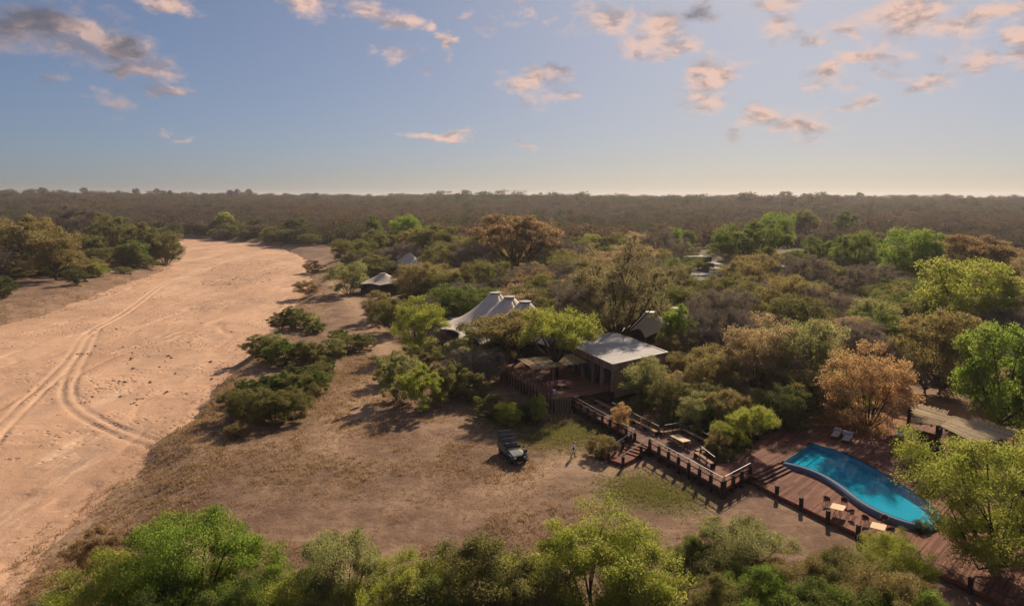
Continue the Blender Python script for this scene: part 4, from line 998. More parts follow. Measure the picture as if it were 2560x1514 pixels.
# ------------------------------------------------------------------ open safari vehicle
def build_vehicle():
    G = mat('dark_green_paint', (.075, .115, .102), (.05, .085, .076), 2, .45, .4); K = mat('black_rubber', (.02, .02, .02), (.03, .03, .03), 6, .8, .2)
    S = mat('grey_seat_canvas', (.13, .13, .135), (.09, .09, .095), 6, .85, .2); LMP = mat('lamp_glass', (.75, .78, .8), (.6, .62, .65), 3, .15, .6); RIM = mat('wheel_rim', (.10, .12, .12), (.07, .08, .08), 4, .5, .4)
    f, r = at(1297, 1160.5), at(1265, 1128.5); d = V2(f)-V2(r); rz = math.atan2(d.y, d.x); c = (V2(f)+V2(r))/2
    t = empty('safari_vehicle', (c.x, c.y, gz(c.x, c.y)), rz, 'dark green open safari vehicle with three seat rows parked in the clearing', 'vehicle')
    B = lambda: MB()
    wb, tr = 1.62, .76     # half wheelbase, half track
    # chassis and body: x forward
    B().box((-.05, 0, .52), (4.7, 1.0, .22)).build('chassis', K, t, local=True)
    b = B()
    b.box((-1.05, 0, .80), (2.75, 1.76, .42)); b.box((-1.05, .84, 1.1), (2.75, .08, .26)); b.box((-1.05, -.84, 1.1), (2.75, .08, .26)); b.box((-2.42, 0, 1.0), (.06, 1.76, .5))
    b.build('rear_tub', G, t, local=True)
    b = B()
    prof = [(.55, .62), (2.32, .62), (2.38, .80), (2.32, 1.12), (1.35, 1.22), (.62, 1.26), (.42, 1.24), (.42, .62)]
    n = len(prof); w = .74
    b.add([(x, -w, z) for x, z in prof]+[(x, w, z) for x, z in prof], [tuple(range(n)), tuple(range(2*n-1, n-1, -1))]+[(i, n+i, n+(i+1) % n, (i+1) % n) for i in range(n)])
    body = b.build('front_body', G, t, local=True)
    hd = B(); hd.add([(.66, -.60, 1.275), (2.22, -.58, 1.155), (2.22, .58, 1.155), (.66, .60, 1.275), (.66, -.60, 1.24), (2.22, -.58, 1.11), (2.22, .58, 1.11), (.66, .60, 1.24)], [(0,1,2,3),(7,6,5,4),(0,4,5,1),(1,5,6,2),(2,6,7,3),(3,7,4,0)])
    h = hd.build('bonnet', G, t, local=True); B().box((1.4, 0, 1.225), (1.3, .5, .02), R=Matrix.Rotation(.077, 3, 'Y')).build('bonnet_ridge', G, h, local=True)
    for s in (-1, 1):
        b = B(); pts = [(.98, .62), (1.02, .92), (1.2, 1.08), (1.9, 1.08), (2.18, .98), (2.24, .72), (2.12, .72), (1.98, .92), (1.3, .92), (1.14, .62)]
        m_ = len(pts); y0, y1 = .72*s, .93*s
        b.add([(x, y0, z) for x, z in pts]+[(x, y1, z) for x, z in pts], [tuple(range(m_)) if s < 0 else tuple(range(m_-1, -1, -1)), tuple(range(2*m_-1, m_-1, -1)) if s < 0 else tuple(range(m_, 2*m_))]+[((i, (i+1) % m_, m_+(i+1) % m_, m_+i) if s > 0 else (i, m_+i, m_+(i+1) % m_, (i+1) % m_)) for i in range(m_)])
        b.build('fender', G, t, local=True)
        o = B().box((2.38, .56*s, .93), (.05, .28, .2)).build('headlight', LMP, t, local=True)
        B().box((.45, .80*s, .85), (.9, .06, .42)).build('door_sill', G, t, local=True)
        B().box((-.1, .86*s, .5), (1.9, .14, .05)).build('side_step', K, t, local=True)
        mr = B().box((.72, 1.02*s, 1.38), (.05, .18, .2)).build('mirror', K, t, local=True); B().tube([(.62, .78*s, 1.25), (.72, .98*s, 1.35)], .018, 5).build('mirror_arm', K, mr, local=True)
        for x in (wb, -wb):
            wr = empty('wheel', (0, 0, 0)); wr.parent = t; wr.location = (x, tr*s, .40)
            prof_ = [(.22, -.12), (.36, -.13), (.40, -.09), (.405, 0), (.40, .09), (.36, .13), (.22, .12)]
            b = B(); b.lathe((0, 0, 0), prof_, 22); Rm = Matrix.Rotation(math.pi/2, 3, 'X'); b.v = [tuple(Rm @ Vector(v)) for v in b.v]; b.build('tyre', K, wr, local=True, smooth=True)
            b = B(); b.lathe((0, 0, 0), [(.05, -.135), (.16, -.10), (.23, -.125), (.235, .125), (.16, .10), (.05, .135)], 16); b.v = [tuple(Rm @ Vector(v)) for v in b.v]; b.build('rim', RIM, wr, local=True)
    B().box((2.5, 0, .62), (.14, 1.75, .16)).build('bumper', K, t, local=True); B().box((2.37, 0, .9), (.04, .78, .3)).build('grille', K, t, local=True)
    # low windscreen frame
    b = B(); b.tube([(.55, -.72, 1.26), (.48, -.72, 1.55), (.48, .72, 1.55), (.55, .72, 1.26)], .03, 6); b.build('windscreen_frame', K, t, local=True)
    b = B(); b.add([(.545, -.70, 1.28), (.545, .70, 1.28), (.485, .70, 1.53), (.485, -.70, 1.53)], [(0, 1, 2, 3)]); b.build('windscreen', M_GLASS, t, local=True)
    b = B(); n = 14
    for k in range(n):
        a0, a1 = 2*math.pi*k/n, 2*math.pi*(k+1)/n; b.tube([(.28+.05*math.sin(a0), -.38+.19*math.cos(a0), 1.32+.17*math.sin(a0)), (.28+.05*math.sin(a1), -.38+.19*math.cos(a1), 1.32+.17*math.sin(a1))], .018, 4, False)
    b.build('steering_wheel', K, t, local=True)
    # driver seats and three tiered rows
    for s in (-1, 1):
        se = B().box((-.1, .4*s, 1.02), (.5, .55, .16)).build('driver_seat', S, t, local=True); B().box((-.36, .4*s, 1.32), (.12, .55, .55), R=Matrix.Rotation(-.15, 3, 'Y')).build('seat_back', S, se, local=True)
    for k, (x, z) in enumerate(((-.78, 1.28), (-1.48, 1.50), (-2.18, 1.72))):
        row = B().box((x, 0, z), (.5, 1.62, .16)).build('bench_row', S, t, local=True)
        B().box((x-.28, 0, z+.33), (.1, 1.62, .55), R=Matrix.Rotation(-.14, 3, 'Y')).build('bench_back', S, row, local=True)
        b = B(); b.tube([(x-.32, -.84, z-.2), (x-.36, -.84, z+.66), (x-.36, .84, z+.66), (x-.32, .84, z-.2)], .022, 5); b.build('grab_frame', K, row, local=True)
        for s in (-1, 1): B().box((x, .8*s, z-.28), (.5, .05, .42)).build('seat_riser', G, row, local=True)
    # tracker seat on the left front wing
    se = B().box((2.25, .72, 1.22), (.42, .44, .1)).build('tracker_seat', S, t, local=True); B().box((2.03, .72, 1.42), (.08, .44, .36)).build('seat_back', S, se, local=True)
    B().beam((2.3, .72, .66), (2.3, .72, 1.18), .08, .08).build('seat_stem', K, se, local=True); B().box((2.72, .72, .78), (.2, .4, .04)).build('foot_plate', K, se, local=True)
    # pale raised patch standing in for the bright reflection on the bonnet
    b = B(); b.add([(1.1, .18, 1.262), (1.75, .30, 1.215), (1.95, .56, 1.20), (1.2, .58, 1.258), (1.45, .40, 1.30)], [(0, 1, 4), (1, 2, 4), (2, 3, 4), (3, 0, 4)]); b.build('bonnet_glint', M_CUSHION, t, local=True)
build_vehicle()

# ------------------------------------------------------------------ person
def skin_mesh(name, joints, edges, mat_, parent, sub=2):
    me = bpy.data.meshes.new(name); me.from_pydata([j[:3] for j in joints], edges, []); me.materials.append(mat_)
    o = link(name, me, parent); o.modifiers.new('skin', 'SKIN'); me.skin_vertices  # layer made by the modifier
    for v, j in zip(me.skin_vertices[0].data, joints): v.radius = (j[3], j[4] if len(j) > 4 else j[3])
    me.skin_vertices[0].data[0].use_root = True
    s = o.modifiers.new('smooth', 'SUBSURF'); s.levels = sub; s.render_levels = sub
    o.modifiers['skin'].use_smooth_shade = True
    return o
def build_person():
    sk = mat('dark_brown_skin', (.055, .032, .024), (.042, .024, .018), 6, .6, .3); wh = mat('white_cotton', (.82, .79, .79), (.72, .69, .70), 4, .9, .1); sh = mat('dark_shoe', (.03, .025, .022), None, 4, .7, .3); cp = mat('grey_cap_cloth', (.40, .38, .42), (.33, .31, .35), 4, .9, .1)
    p = at(1433, 1142); t = empty('person', (p.x, p.y, gz(p.x, p.y)), math.radians(8), 'person in white shirt, white shorts and pale cap walking across the clearing', 'person')
    J = [(0,0,.92,.13,.11),(0,0,1.12,.13,.10),(.02,0,1.32,.16,.11),(.04,0,1.42,.10,.09),(.06,0,1.50,.05,.05),(.09,0,1.60,.085,.09),(.09,0,1.68,.075,.085),
         (.0,.09,.86,.09),(.14,.10,.50,.06),(.20,.10,.10,.04),(.0,-.09,.86,.09),(-.10,-.10,.50,.06),(-.26,-.10,.14,.04),
         (.03,.19,1.38,.055),(-.04,.24,1.10,.042),(.10,.24,.88,.032),(.13,.23,.82,.038,.02),
         (.03,-.19,1.38,.055),(.05,-.24,1.10,.042),(.18,-.20,.90,.032),(.22,-.19,.85,.038,.02),
         (.30,.10,.05,.04),(-.20,-.10,.05,.04)]
    Ed = [(0,1),(1,2),(2,3),(3,4),(4,5),(5,6),(0,7),(7,8),(8,9),(9,21),(0,10),(10,11),(11,12),(12,22),(2,13),(13,14),(14,15),(15,16),(2,17),(17,18),(18,19),(19,20)]
    for hx, hi in ((16, 1), (20, -1)):      # five fingers on each hand
        x, y, z = J[hx][:3]; base = len(J)
        for k in range(4):
            o = (-.024+.016*k); L_ = (.055, .065, .06, .05)[k]
            J += [(x+.02+o, y, z-.035, .008), (x+.04+o, y-.004*hi, z-.035-L_, .0075)]; Ed += [(hx, base+2*k), (base+2*k, base+2*k+1)]
        J += [(x+.045, y-.015*hi, z-.02, .009)]; Ed += [(hx, len(J)-1)]
    body = skin_mesh('body', J, Ed, sk, t)
    skin_mesh('shirt', [(0,0,.94,.15,.125),(0,0,1.12,.15,.12),(.02,0,1.32,.18,.125),(.04,0,1.43,.11,.10),(.03,.20,1.38,.075),(-.005,.235,1.20,.065),(.03,-.20,1.38,.075),(.04,-.235,1.20,.065)], [(0,1),(1,2),(2,3),(2,4),(4,5),(2,6),(6,7)], wh, t)
    skin_mesh('shorts', [(0,0,.95,.145,.125),(0,.0,.86,.14,.12),(.03,.095,.74,.105),(.12,.10,.52,.085),(-.02,-.095,.74,.105),(-.09,-.10,.52,.085)], [(0,1),(1,2),(2,3),(1,4),(4,5)], wh, t)
    b = MB(); b.lathe((.09, 0, 1.66), [(.105, 0), (.108, .03), (.095, .075), (.05, .10), (.01, .105)], 16); b.box((.21, 0, 1.665), (.14, .15, .012)); b.build('cap', cp, t, local=True, smooth=False)
    for (x, y, z, a) in ((.27, .10, .045, 0), (-.22, -.10, .06, .35)):
        b = MB(); b.box((x, y, z), (.28, .10, .08), R=Matrix.Rotation(a, 3, 'Y'), taper=.8); b.build('shoe', sh, t, local=True)
    b = MB(); b.box((.20, 0, 1.60), (.05, .03, .04), taper=.5); b.build('nose', sk, t, local=True)
    for s in (-1, 1): b = MB(); b.box((.08, .09*s, 1.60), (.035, .02, .06), taper=.8); b.build('ear', sk, t, local=True)
build_person()
# potted plant pot by the pool end
pp = at(2300, 1330, Z_LOW)

# ------------------------------------------------------------------ vegetation
LM = {
 'bright':  leaf_mat('leaf_bright_green', (0.101, 0.174, 0.029), (0.213, 0.308, 0.054), .55, .35),
 'lime':    leaf_mat('leaf_yellow_green', (0.174, 0.218, 0.038), (0.319, 0.353, 0.076), .55, .35),
 'pale':    leaf_mat('leaf_pale_green', (0.174, 0.196, 0.084), (0.297, 0.319, 0.151)),
 'green':   leaf_mat('leaf_mid_green', (0.073, 0.118, 0.027), (0.146, 0.202, 0.047)),
 'olive':   leaf_mat('leaf_olive', (0.101, 0.110, 0.038), (0.190, 0.193, 0.072)),
 'dark':    leaf_mat('leaf_dark_green', (0.050, 0.076, 0.027), (0.103, 0.132, 0.045)),
 'ochre':   leaf_mat('leaf_ochre', (0.162, 0.137, 0.058), (0.274, 0.230, 0.105)),
 'greyolive': leaf_mat('leaf_grey_olive', (0.134, 0.121, 0.069), (0.230, 0.207, 0.125)),
 'orange':  leaf_mat('leaf_orange_brown', (0.319, 0.202, 0.112), (0.493, 0.330, 0.196), .5, .4),
 'rust':    leaf_mat('leaf_rust', (0.174, 0.121, 0.072), (0.280, 0.193, 0.116)),
 'twig':    leaf_mat('twig_grey_brown', (.165, .138, .126), (.280, .240, .222), .15),
 'mauve':   leaf_mat('twig_mauve', (.180, .146, .138), (.290, .240, .226), .2),
 'drygrass':leaf_mat('grass_dry', (.25, .155, .080), (.44, .31, .175), .3),
 'tan':     leaf_mat('leaf_tan', (0.246, 0.188, 0.123), (0.403, 0.311, 0.211)),
}
BARK = mat('brown_bark', (.075, .056, .044), (.045, .034, .028), 6, .9, .1, bump=.3)
BARK_PALE = mat('pale_bark', (.36, .32, .28), (.24, .21, .18), 5, .9, .1, bump=.2)
BARK_GREY = mat('grey_bark', (.17, .14, .125), (.11, .09, .08), 6, .9, .1, bump=.2)

def rand_unit(g, n):
    v = g.normal(size=(n, 3)); return v/np.linalg.norm(v, axis=1, keepdims=True)
def leaf_quads(g, P, size, up=.35):
    """small rhombic leaves at points P"""
    n = len(P); nrm = rand_unit(g, n) + np.array([0, 0, up]); nrm /= np.linalg.norm(nrm, axis=1, keepdims=True)
    a = np.cross(nrm, rand_unit(g, n)); a /= np.linalg.norm(a, axis=1, keepdims=True)+1e-9; b = np.cross(nrm, a)
    s = (size*g.uniform(.6, 1.35, n))[:, None]
    V = np.stack([P-a*s*.5, P-b*s*.27+a*s*.08, P+a*s*.5, P+b*s*.27+a*s*.08], 1).reshape(-1, 3)
    return V, np.arange(4*n).reshape(n, 4)
def strips(g, A, B, w):
    """thin twigs: one narrow tapering quad each"""
    n = len(A); d = B-A; p = np.cross(d, rand_unit(g, n)); p /= np.linalg.norm(p, axis=1, keepdims=True)+1e-9; w = np.broadcast_to(np.asarray(w, float), (n,))[:, None]
    V = np.stack([A-p*w, A+p*w, B+p*w*.35, B-p*w*.35], 1).reshape(-1, 3)
    return V, np.arange(4*n).reshape(n, 4)
def spread_points(g, n, sampler, k=14):
    pts = []
    for _ in range(n):
        c = [sampler() for _ in range(k)]
        pts.append(c[0] if not pts else max(c, key=lambda q: min(np.linalg.norm(q-p) for p in pts)))
    return np.array(pts)
KINDS = {   # trunk height, lobes, clumps per lobe, leaves per clump, leaf size, twig count per clump, vertical limits, lobe radius, bare share
 'round':  dict(th=.14, nl=20, nc=10, lv=110, ls=.024, tw=3, rx=.36, z0=.20, z1=.86, lr=(.13, .20), flat=.9),
 'dome':   dict(th=.06, nl=22, nc=10, lv=95, ls=.023, tw=4, rx=.38, z0=.10, z1=.85, lr=(.13, .18), flat=.95),
 'tall':   dict(th=.16, nl=17, nc=9, lv=110, ls=.026, tw=3, rx=.33, z0=.24, z1=.90, lr=(.11, .19), flat=.9),
 'spread': dict(th=.24, nl=19, nc=9, lv=100, ls=.024, tw=6, rx=.40, z0=.40, z1=.88, lr=(.11, .17), flat=.6),
 'open':   dict(th=.14, nl=18, nc=9, lv=60, ls=.022, tw=26, rx=.38, z0=.24, z1=.87, lr=(.11, .17), flat=.8),
 'shrub':  dict(th=.03, nl=15, nc=9, lv=170, ls=.021, tw=8, rx=.37, z0=.04, z1=.80, lr=(.13, .20), flat=1.0),
 'lowbush':dict(th=.03, nl=18, nc=8, lv=170, ls=.023, tw=8, rx=.41, z0=.04, z1=.74, lr=(.11, .18), flat=1.1),
 'bare':   dict(th=.10, nl=18, nc=10, lv=6, ls=.020, tw=50, rx=.38, z0=.16, z1=.87, lr=(.13, .19), flat=.9),
 'sparse': dict(th=.14, nl=20, nc=10, lv=34, ls=.020, tw=30, rx=.39, z0=.26, z1=.87, lr=(.11, .17), flat=.8),
 'high':   dict(th=.34, nl=20, nc=9, lv=42, ls=.021, tw=30, rx=.39, z0=.56, z1=.88, lr=(.11, .15), flat=.8),
 'cone':   dict(th=.08, nl=16, nc=8, lv=110, ls=.030, tw=4, rx=.34, z0=.08, z1=.92, lr=(.10, .17), flat=1.1),
}
def make_tree_meshes(kind, seed, fine=1.0):
    K = KINDS[kind]; g = np.random.default_rng(seed); sq = 1.0
    def samp():
        while True:
            q = g.uniform(-1, 1, 3); r = math.hypot(q[0], q[1])
            if kind == 'cone':
                z = (q[2]+1)/2
                if r < 1: return np.array([q[0]*K['rx']*(1-z*.92), q[1]*K['rx']*(1-z*.92), K['z0']+(K['z1']-K['z0'])*z])
                continue
            rr = math.sqrt(r*r+q[2]*q[2])
            if rr > 1 or rr < .35: continue
            if kind in ('shrub', 'lowbush', 'dome'):
                z = q[2] if g.random() < .6 else abs(q[2])
            else: z = q[2] if q[2] > -.6 or g.random() < .5 else -q[2]*.8
            zc, zr = (K['z0']+K['z1'])/2, (K['z1']-K['z0'])/2
            return np.array([q[0]*K['rx'], q[1]*K['rx'], zc+z*zr])
    lobes = spread_points(g, K['nl'], samp)
    lr = g.uniform(*K['lr'], len(lobes))
    V, Fq, T, nv = [], [], [], 0
    def put(v, f, t):
        nonlocal nv
        V.append(v); Fq.append(f+nv); T.append(t); nv += len(v)
    trunk = MB(); fork = Vector((g.uniform(-.03, .03), g.uniform(-.03, .03), K['th'])); tr = {'shrub': .012, 'lowbush': .010, 'dome': .014}.get(kind, .019)
    if K['th'] > .05: trunk.tube([(0, 0, -.01), (fork.x*.4+.01, fork.y*.4, K['th']*.5), tuple(fork)], [tr*1.35, tr, tr*.9], 7)
    for li, (c, r) in enumerate(zip(lobes, lr)):
        c_ = Vector(c); base = fork if K['th'] > .05 else Vector((c_.x*.15, c_.y*.15, 0))
        mid = base.lerp(c_, .5) + Vector((g.uniform(-.04, .04), g.uniform(-.04, .04), g.uniform(-.05, .02)))
        trunk.tube([tuple(base), tuple(mid), tuple(c_)], [tr*.55, tr*.36, tr*.16], 5, False)
        d = rand_unit(g, K['nc']); d[:, 2] = d[:, 2]*.8+.12
        cl = c + d*r*np.array([1, 1, K['flat']])*g.uniform(.55, 1.0, (K['nc'], 1))
        sv, sf = strips(g, np.repeat(c[None], len(cl), 0), cl, tr*.16); put(sv, sf, np.full(len(sf), .3))
        for q in cl:
            cr = r*g.uniform(.38, .62); tint = g.uniform(.12, .88); n = int(K['lv']*fine*g.uniform(.7, 1.3))
            if n:
                p = q + rand_unit(g, n)*(g.random((n, 1))**.55)*cr*np.array([1, 1, .75])
                v, f = leaf_quads(g, p, K['ls']/math.sqrt(fine)); put(v, f, np.clip(tint+g.normal(0, .16, n), 0, 1))
            n = K['tw']
            if n:
                e = q + rand_unit(g, n)*cr*1.25*g.uniform(.5, 1.1, (n, 1)) + np.array([0, 0, cr*.25]); s = q + rand_unit(g, n)*cr*.25
                v, f = strips(g, s, e, .0022); put(v, f, np.clip(g.normal(.45, .2, n), 0, 1))
    # normalise to unit width and height
    A = np.concatenate(V); w = np.percentile(np.hypot(A[:, 0], A[:, 1]), 98); h = np.percentile(A[:, 2], 99.7)
    A[:, :2] *= .5/w; A[:, 2] /= h
    me = mesh_arrays('crown', A, [np.concatenate(Fq)], LM['green'], False, np.concatenate(T))
    tm = bpy.data.meshes.new('trunk'); tm.from_pydata([(x*.5/w, y*.5/w, z/h) for x, y, z in trunk.v], [], trunk.f); tm.materials.append(BARK); tm.update()
    return tm, me
PROTO = {}
for ki, (kind, seeds) in enumerate({'round': 3, 'dome': 3, 'tall': 2, 'spread': 3, 'open': 2, 'shrub': 3, 'lowbush': 2, 'bare': 3, 'cone': 1, 'high': 2, 'sparse': 2}.items()):
    PROTO[kind] = [make_tree_meshes(kind, 100*ki+s, 1.5) for s in range(seeds)]
PROTO['near'] = [make_tree_meshes('round', 901, 4.2), make_tree_meshes('dome', 902, 4.0), make_tree_meshes('round', 903, 4.2)]
vr = random.Random(11)
NTREE = [0]
def plant(name, label, cat, x, y, z, w, h, kind, leaf, bark=None, group=None, rz=None, lean=0.0, var=None, dep=None):
    """one tree or bush: trunk and crown under an empty at its foot"""
    v = PROTO[kind]; tm, cm = v[NTREE[0] % len(v) if var is None else var % len(v)]; NTREE[0] += 1
    t = empty(name, (x, y, z-.05), vr.uniform(0, 6.28) if rz is None else rz, label, cat, group)
    t.rotation_euler = (lean*math.cos(x*3.1), lean*math.sin(x*3.1), t.rotation_euler[2])
    t.scale = (w, (dep or w)*vr.uniform(.92, 1.08), h)
    for nm, me, m in (('trunk', tm, bark or (BARK_GREY if kind in ('bare',) else BARK)), ('crown', cm, LM[leaf])):
        o = link(nm if not (nm == 'trunk' and kind in ('shrub', 'lowbush')) else 'stems', me, t); s = o.material_slots[0]; s.link = 'OBJECT'; s.material = m
    return t
def tree_px(px, base, top, wpx, kind, leaf, label, name='tree', cat='tree', bark=None, group=None, z=None, **k):
    p = at(px, base, 0 if z is None else z)
    zz = gz(p.x, p.y) if z is None else z
    if z is None: p = at(px, base, zz)
    h = max(.4, height_at(top, p.y)-zz); w = wpx/FOCAL*math.hypot(p.y, CAM_H)*.99
    return plant(name, label, cat, p.x, p.y, zz, w, h, kind, leaf, bark, group, **k)

TREES = [
 # left bank of the river
 (75,682,540,165,'spread','ochre','ochre spreading tree on the far left river bank, behind the yellow one'),
 (140,700,578,140,'round','ochre','yellow-ochre round tree with dark trunk on the left river bank'),
 (22,655,565,90,'tall','olive','olive tree with slanting pale trunk at the extreme left of the far bank'),
 (285,645,532,120,'open','olive','half-bare dark-limbed tree on the left bank beside the white-trunked one'),
 (365,655,556,95,'tall','olive','tall olive tree above the river bend on the left bank'),
 (415,662,578,90,'shrub','olive','dense olive bush tree at the tip of the left bank by the bend'),
 (330,665,600,90,'shrub','green','green bush tree on the left bank below the half-bare tree'),
 (235,655,585,70,'tall','olive','smaller olive tree on the left bank in front of the white-trunked tree'),
 # beyond the bend and along the right bank, far
 (565,585,530,46,'round','lime','small yellow-green tree standing alone above the far river bend'),
 (745,600,545,70,'round','dark','dark rounded tree at the right end of the far river bank'),
 (935,640,540,62,'tall','green','green tree with pale forked trunk left of the far tents'),
 (1015,650,538,85,'round','bright','bright green topped tree above the farthest tent'),
 (1085,672,562,150,'spread','olive','wide olive tree with thick twin trunks beside the farthest tent'),
 (1290,710,538,240,'spread','rust','great orange-brown domed tree behind the main tent, biggest in the middle'),
 (1190,700,590,120,'round','olive','olive-brown tree between the twin-trunked tree and the orange dome'),
 (1400,700,590,150,'sparse','twig','grey half-bare tree right of the great orange dome'),
 (1120,655,600,60,'round','lime','small yellow-green bush tree under the twin-trunked olive'),
 (1565,660,600,62,'round','lime','small bright lime tree in the brown scrub above the big grey dome'),
 (1475,640,585,60,'round','lime','lime-topped tree just behind the big grey dome'),
 (1680,640,568,50,'round','bright','small bright green tree left of the stepped shed'),
 (1720,630,575,46,'round','green','small green tree beside the bright one above the stepped shed'),
 (1870,705,555,215,'spread','green','large spreading green tree right of the stepped shed'),
 (1935,640,532,100,'round','bright','bright green domed tree behind the large spreading one'),
 (2005,605,525,80,'round','olive','olive-brown tree against the far scrub right of the green dome'),
 (2110,600,528,62,'tall','green','slim green tree with bare stem in the far scrub'),
 (2045,705,592,130,'open','green','open-limbed green tree behind the ochre bare one'),
 (2140,720,580,140,'open','green','tall open green tree with slanting dark trunk'),
 (2265,745,573,165,'round','bright','bright green tall tree left of the brown umbrella tree'),
 (2420,740,588,200,'spread','rust','brown flat-topped umbrella tree near the right edge'),
 (2545,720,630,110,'round','dark','dark green tree at the right edge below the umbrella tree'),
 (2400,880,650,265,'round','lime','big yellow-green tree at right, above the brown-yellow one'),
 (2345,985,775,215,'dome','ochre','brown-yellow dense tree below the big yellow-green one'),
 (2185,880,748,135,'round','pale','soft pale green tree behind the orange dome tree'),
 (1905,785,705,56,'cone','bright','small cone-shaped bright green tree in the middle of the thicket'),
 (2035,800,708,85,'bare','ochre','ochre bare-twigged tree right of the green cone'),
 (2160,1092,858,225,'dome','orange','pale orange domed tree standing on the pool deck edge'),
 (2500,1110,815,235,'round','bright','vivid green tree at the right edge behind the pavilions'),
 (2010,1010,800,200,'dome','pale','grey-green thicket tree left of the orange dome'),
 (1890,1010,785,190,'dome','tan','pinkish-brown thicket tree behind the walkway bay'),
 (1785,1030,890,170,'dome','ochre','ochre-green thicket tree right of the lounge wall'),
 (1668,1052,945,150,'dome','olive','grey-olive thicket tree directly behind the walkway'),
 (1612,1020,890,140,'dome','pale','grey-green bush tree against the lounge side wall'),
 (1876,1142,1012,125,'high','lime','lime tree with visible trunk beside the pool walk'),
 (1755,1062,975,130,'dome','green','green bush tree behind the walkway bay'),
 (1950,1085,960,150,'dome','dark','dark shaded tree behind the lime tree'),
 (1685,915,765,105,'tall','bright','bright green creeper-clad tree in front of the small two-peaked tent'),
 (1800,900,720,190,'bare','mauve','mauve-grey leafless tree right of the two-peaked tent'),
 (1535,893,606,300,'sparse','greyolive','huge grey-olive thin-leaved dome tree right behind the lounge roof'),
 (1650,790,660,170,'sparse','greyolive','grey-olive thin-leaved tree behind the two-peaked tent'),
 (1392,978,772,220,'high','lime','tree growing up through the reed pergola of the terrace'),
 (1292,935,772,240,'high','ochre','yellowing half-bare tree in front of the main tent'),
 (1195,965,870,160,'bare','twig','tangle of bare grey branches beside the terrace rail'),
 (1445,885,712,180,'bare','mauve','purple-grey twiggy tree over the tent roof'),
 # clearing edge, middle left
 (870,735,655,115,'shrub','pale','grey-green rounded bush tree beside the river path'),
 (895,688,632,70,'bare','mauve','mauve twiggy bush right of the rounded bush tree'),
 (955,802,728,110,'shrub','ochre','ochre bush at the path edge below the far tent'),
 (1048,880,742,135,'dome','lime','round golden-green tree left of the main tent'),
 (985,830,745,110,'dome','olive','olive tree left of the golden-green round one'),
 (1120,770,680,130,'open','olive','olive thin tree up-slope of the golden-green round one'),
 (1040,750,700,110,'shrub','lime','yellow-green bush behind the olive tree on the slope'),
 (1210,760,650,150,'sparse','olive','feathery olive tree directly behind the tent peaks'),
 (1330,770,670,140,'sparse','rust','rusty thin tree right of the tent peaks'),
 (1600,760,640,140,'bare','mauve','smoky grey leafless tree behind the lounge'),
]
FORE = [ # row of crowns along the near edge: px, base, top, width, kind, leaf, label
 (505,1640,1288,300,'near','bright','bright green many-lobed tree in the near row, tallest at left'),
 (330,1680,1400,290,'near','lime','low yellow-green tree at the left end of the near row'),
 (680,1640,1420,170,'near','bright','small bright green tree between the two leftmost tall ones'),
 (868,1660,1335,205,'near','pale','pale grey-green tree in the near row, narrow and domed'),
 (1010,1700,1400,190,'near','lime','low lime tree right of the pale domed one'),
 (1190,1660,1348,310,'near','olive','olive-brown tree with dark stem in the middle of the near row'),
 (1480,1650,1305,330,'near','lime','largest bright lime tree of the near row, right of middle'),
 (590,1720,1450,220,'near','green','dark green low tree in front of the tallest left tree'),
 (1720,1490,1350,120,'near','green','small green bush tree at the left of the right thicket'),
 (1850,1490,1308,230,'near','pale','grey-green rounded tree topping the right near thicket'),
 (1980,1560,1400,200,'near','ochre','ochre-brown tree in the right near thicket'),
 (1880,1600,1420,180,'near','bright','bright green lower tree in the right near thicket'),
 (2110,1560,1385,190,'near','olive','olive tree in the right near thicket'),
 (2235,1530,1345,170,'near','lime','lime tree leaning over the lower deck edge'),
 (2290,1680,1485,160,'near','bright','low bright green tree at the bottom beside the deck'),
 (1330,1700,1420,200,'near','olive','olive low tree wedged between the brown and the largest lime tree'),
 (770,1720,1445,200,'near','lime','low yellow-green tree before the pale domed one'),
 (1090,1740,1460,200,'near','green','low mid-green tree at the bottom under the brown one'),
 (1600,1720,1440,180,'near','lime','low lime tree at the right foot of the largest lime one'),
 (430,1760,1480,220,'near','green','low mid-green tree at the bottom left corner of the near row'),
 (1790,1640,1440,150,'near','olive','dull olive low tree at the foot of the right thicket'),
 (2060,1680,1470,220,'near','green','mid-green low tree at the bottom of the right thicket'),
 (2190,1660,1440,200,'near','ochre','ochre low tree by the bollards at the bottom right'),
 (2478,1432,1084,410,'near','lime','huge yellow-green tree leaning over the end of the pool'),
]
for r in TREES:
    tree_px(*r[:6], r[6], name={'bare': 'leafless_tree', 'cone': 'conical_tree', 'shrub': 'bush_tree', 'dome': 'thicket_tree'}.get(r[4], 'bushveld_tree'))
for i, r in enumerate(FORE):
    r = (r[0], r[1], r[2]-6, r[3]*(1.14 if r[0] != 2478 else 1))+r[4:]
    tree_px(*r[:6], r[6], name='riverine_tree', var=i if r[0] != 2478 else 1, z=None if r[0] != 2478 else 0.3)
tree_px(205, 635, 508, 135, 'bare', 'twig', 'white-trunked leafless tree towering on the left bank', name='leafless_tree', bark=BARK_PALE)
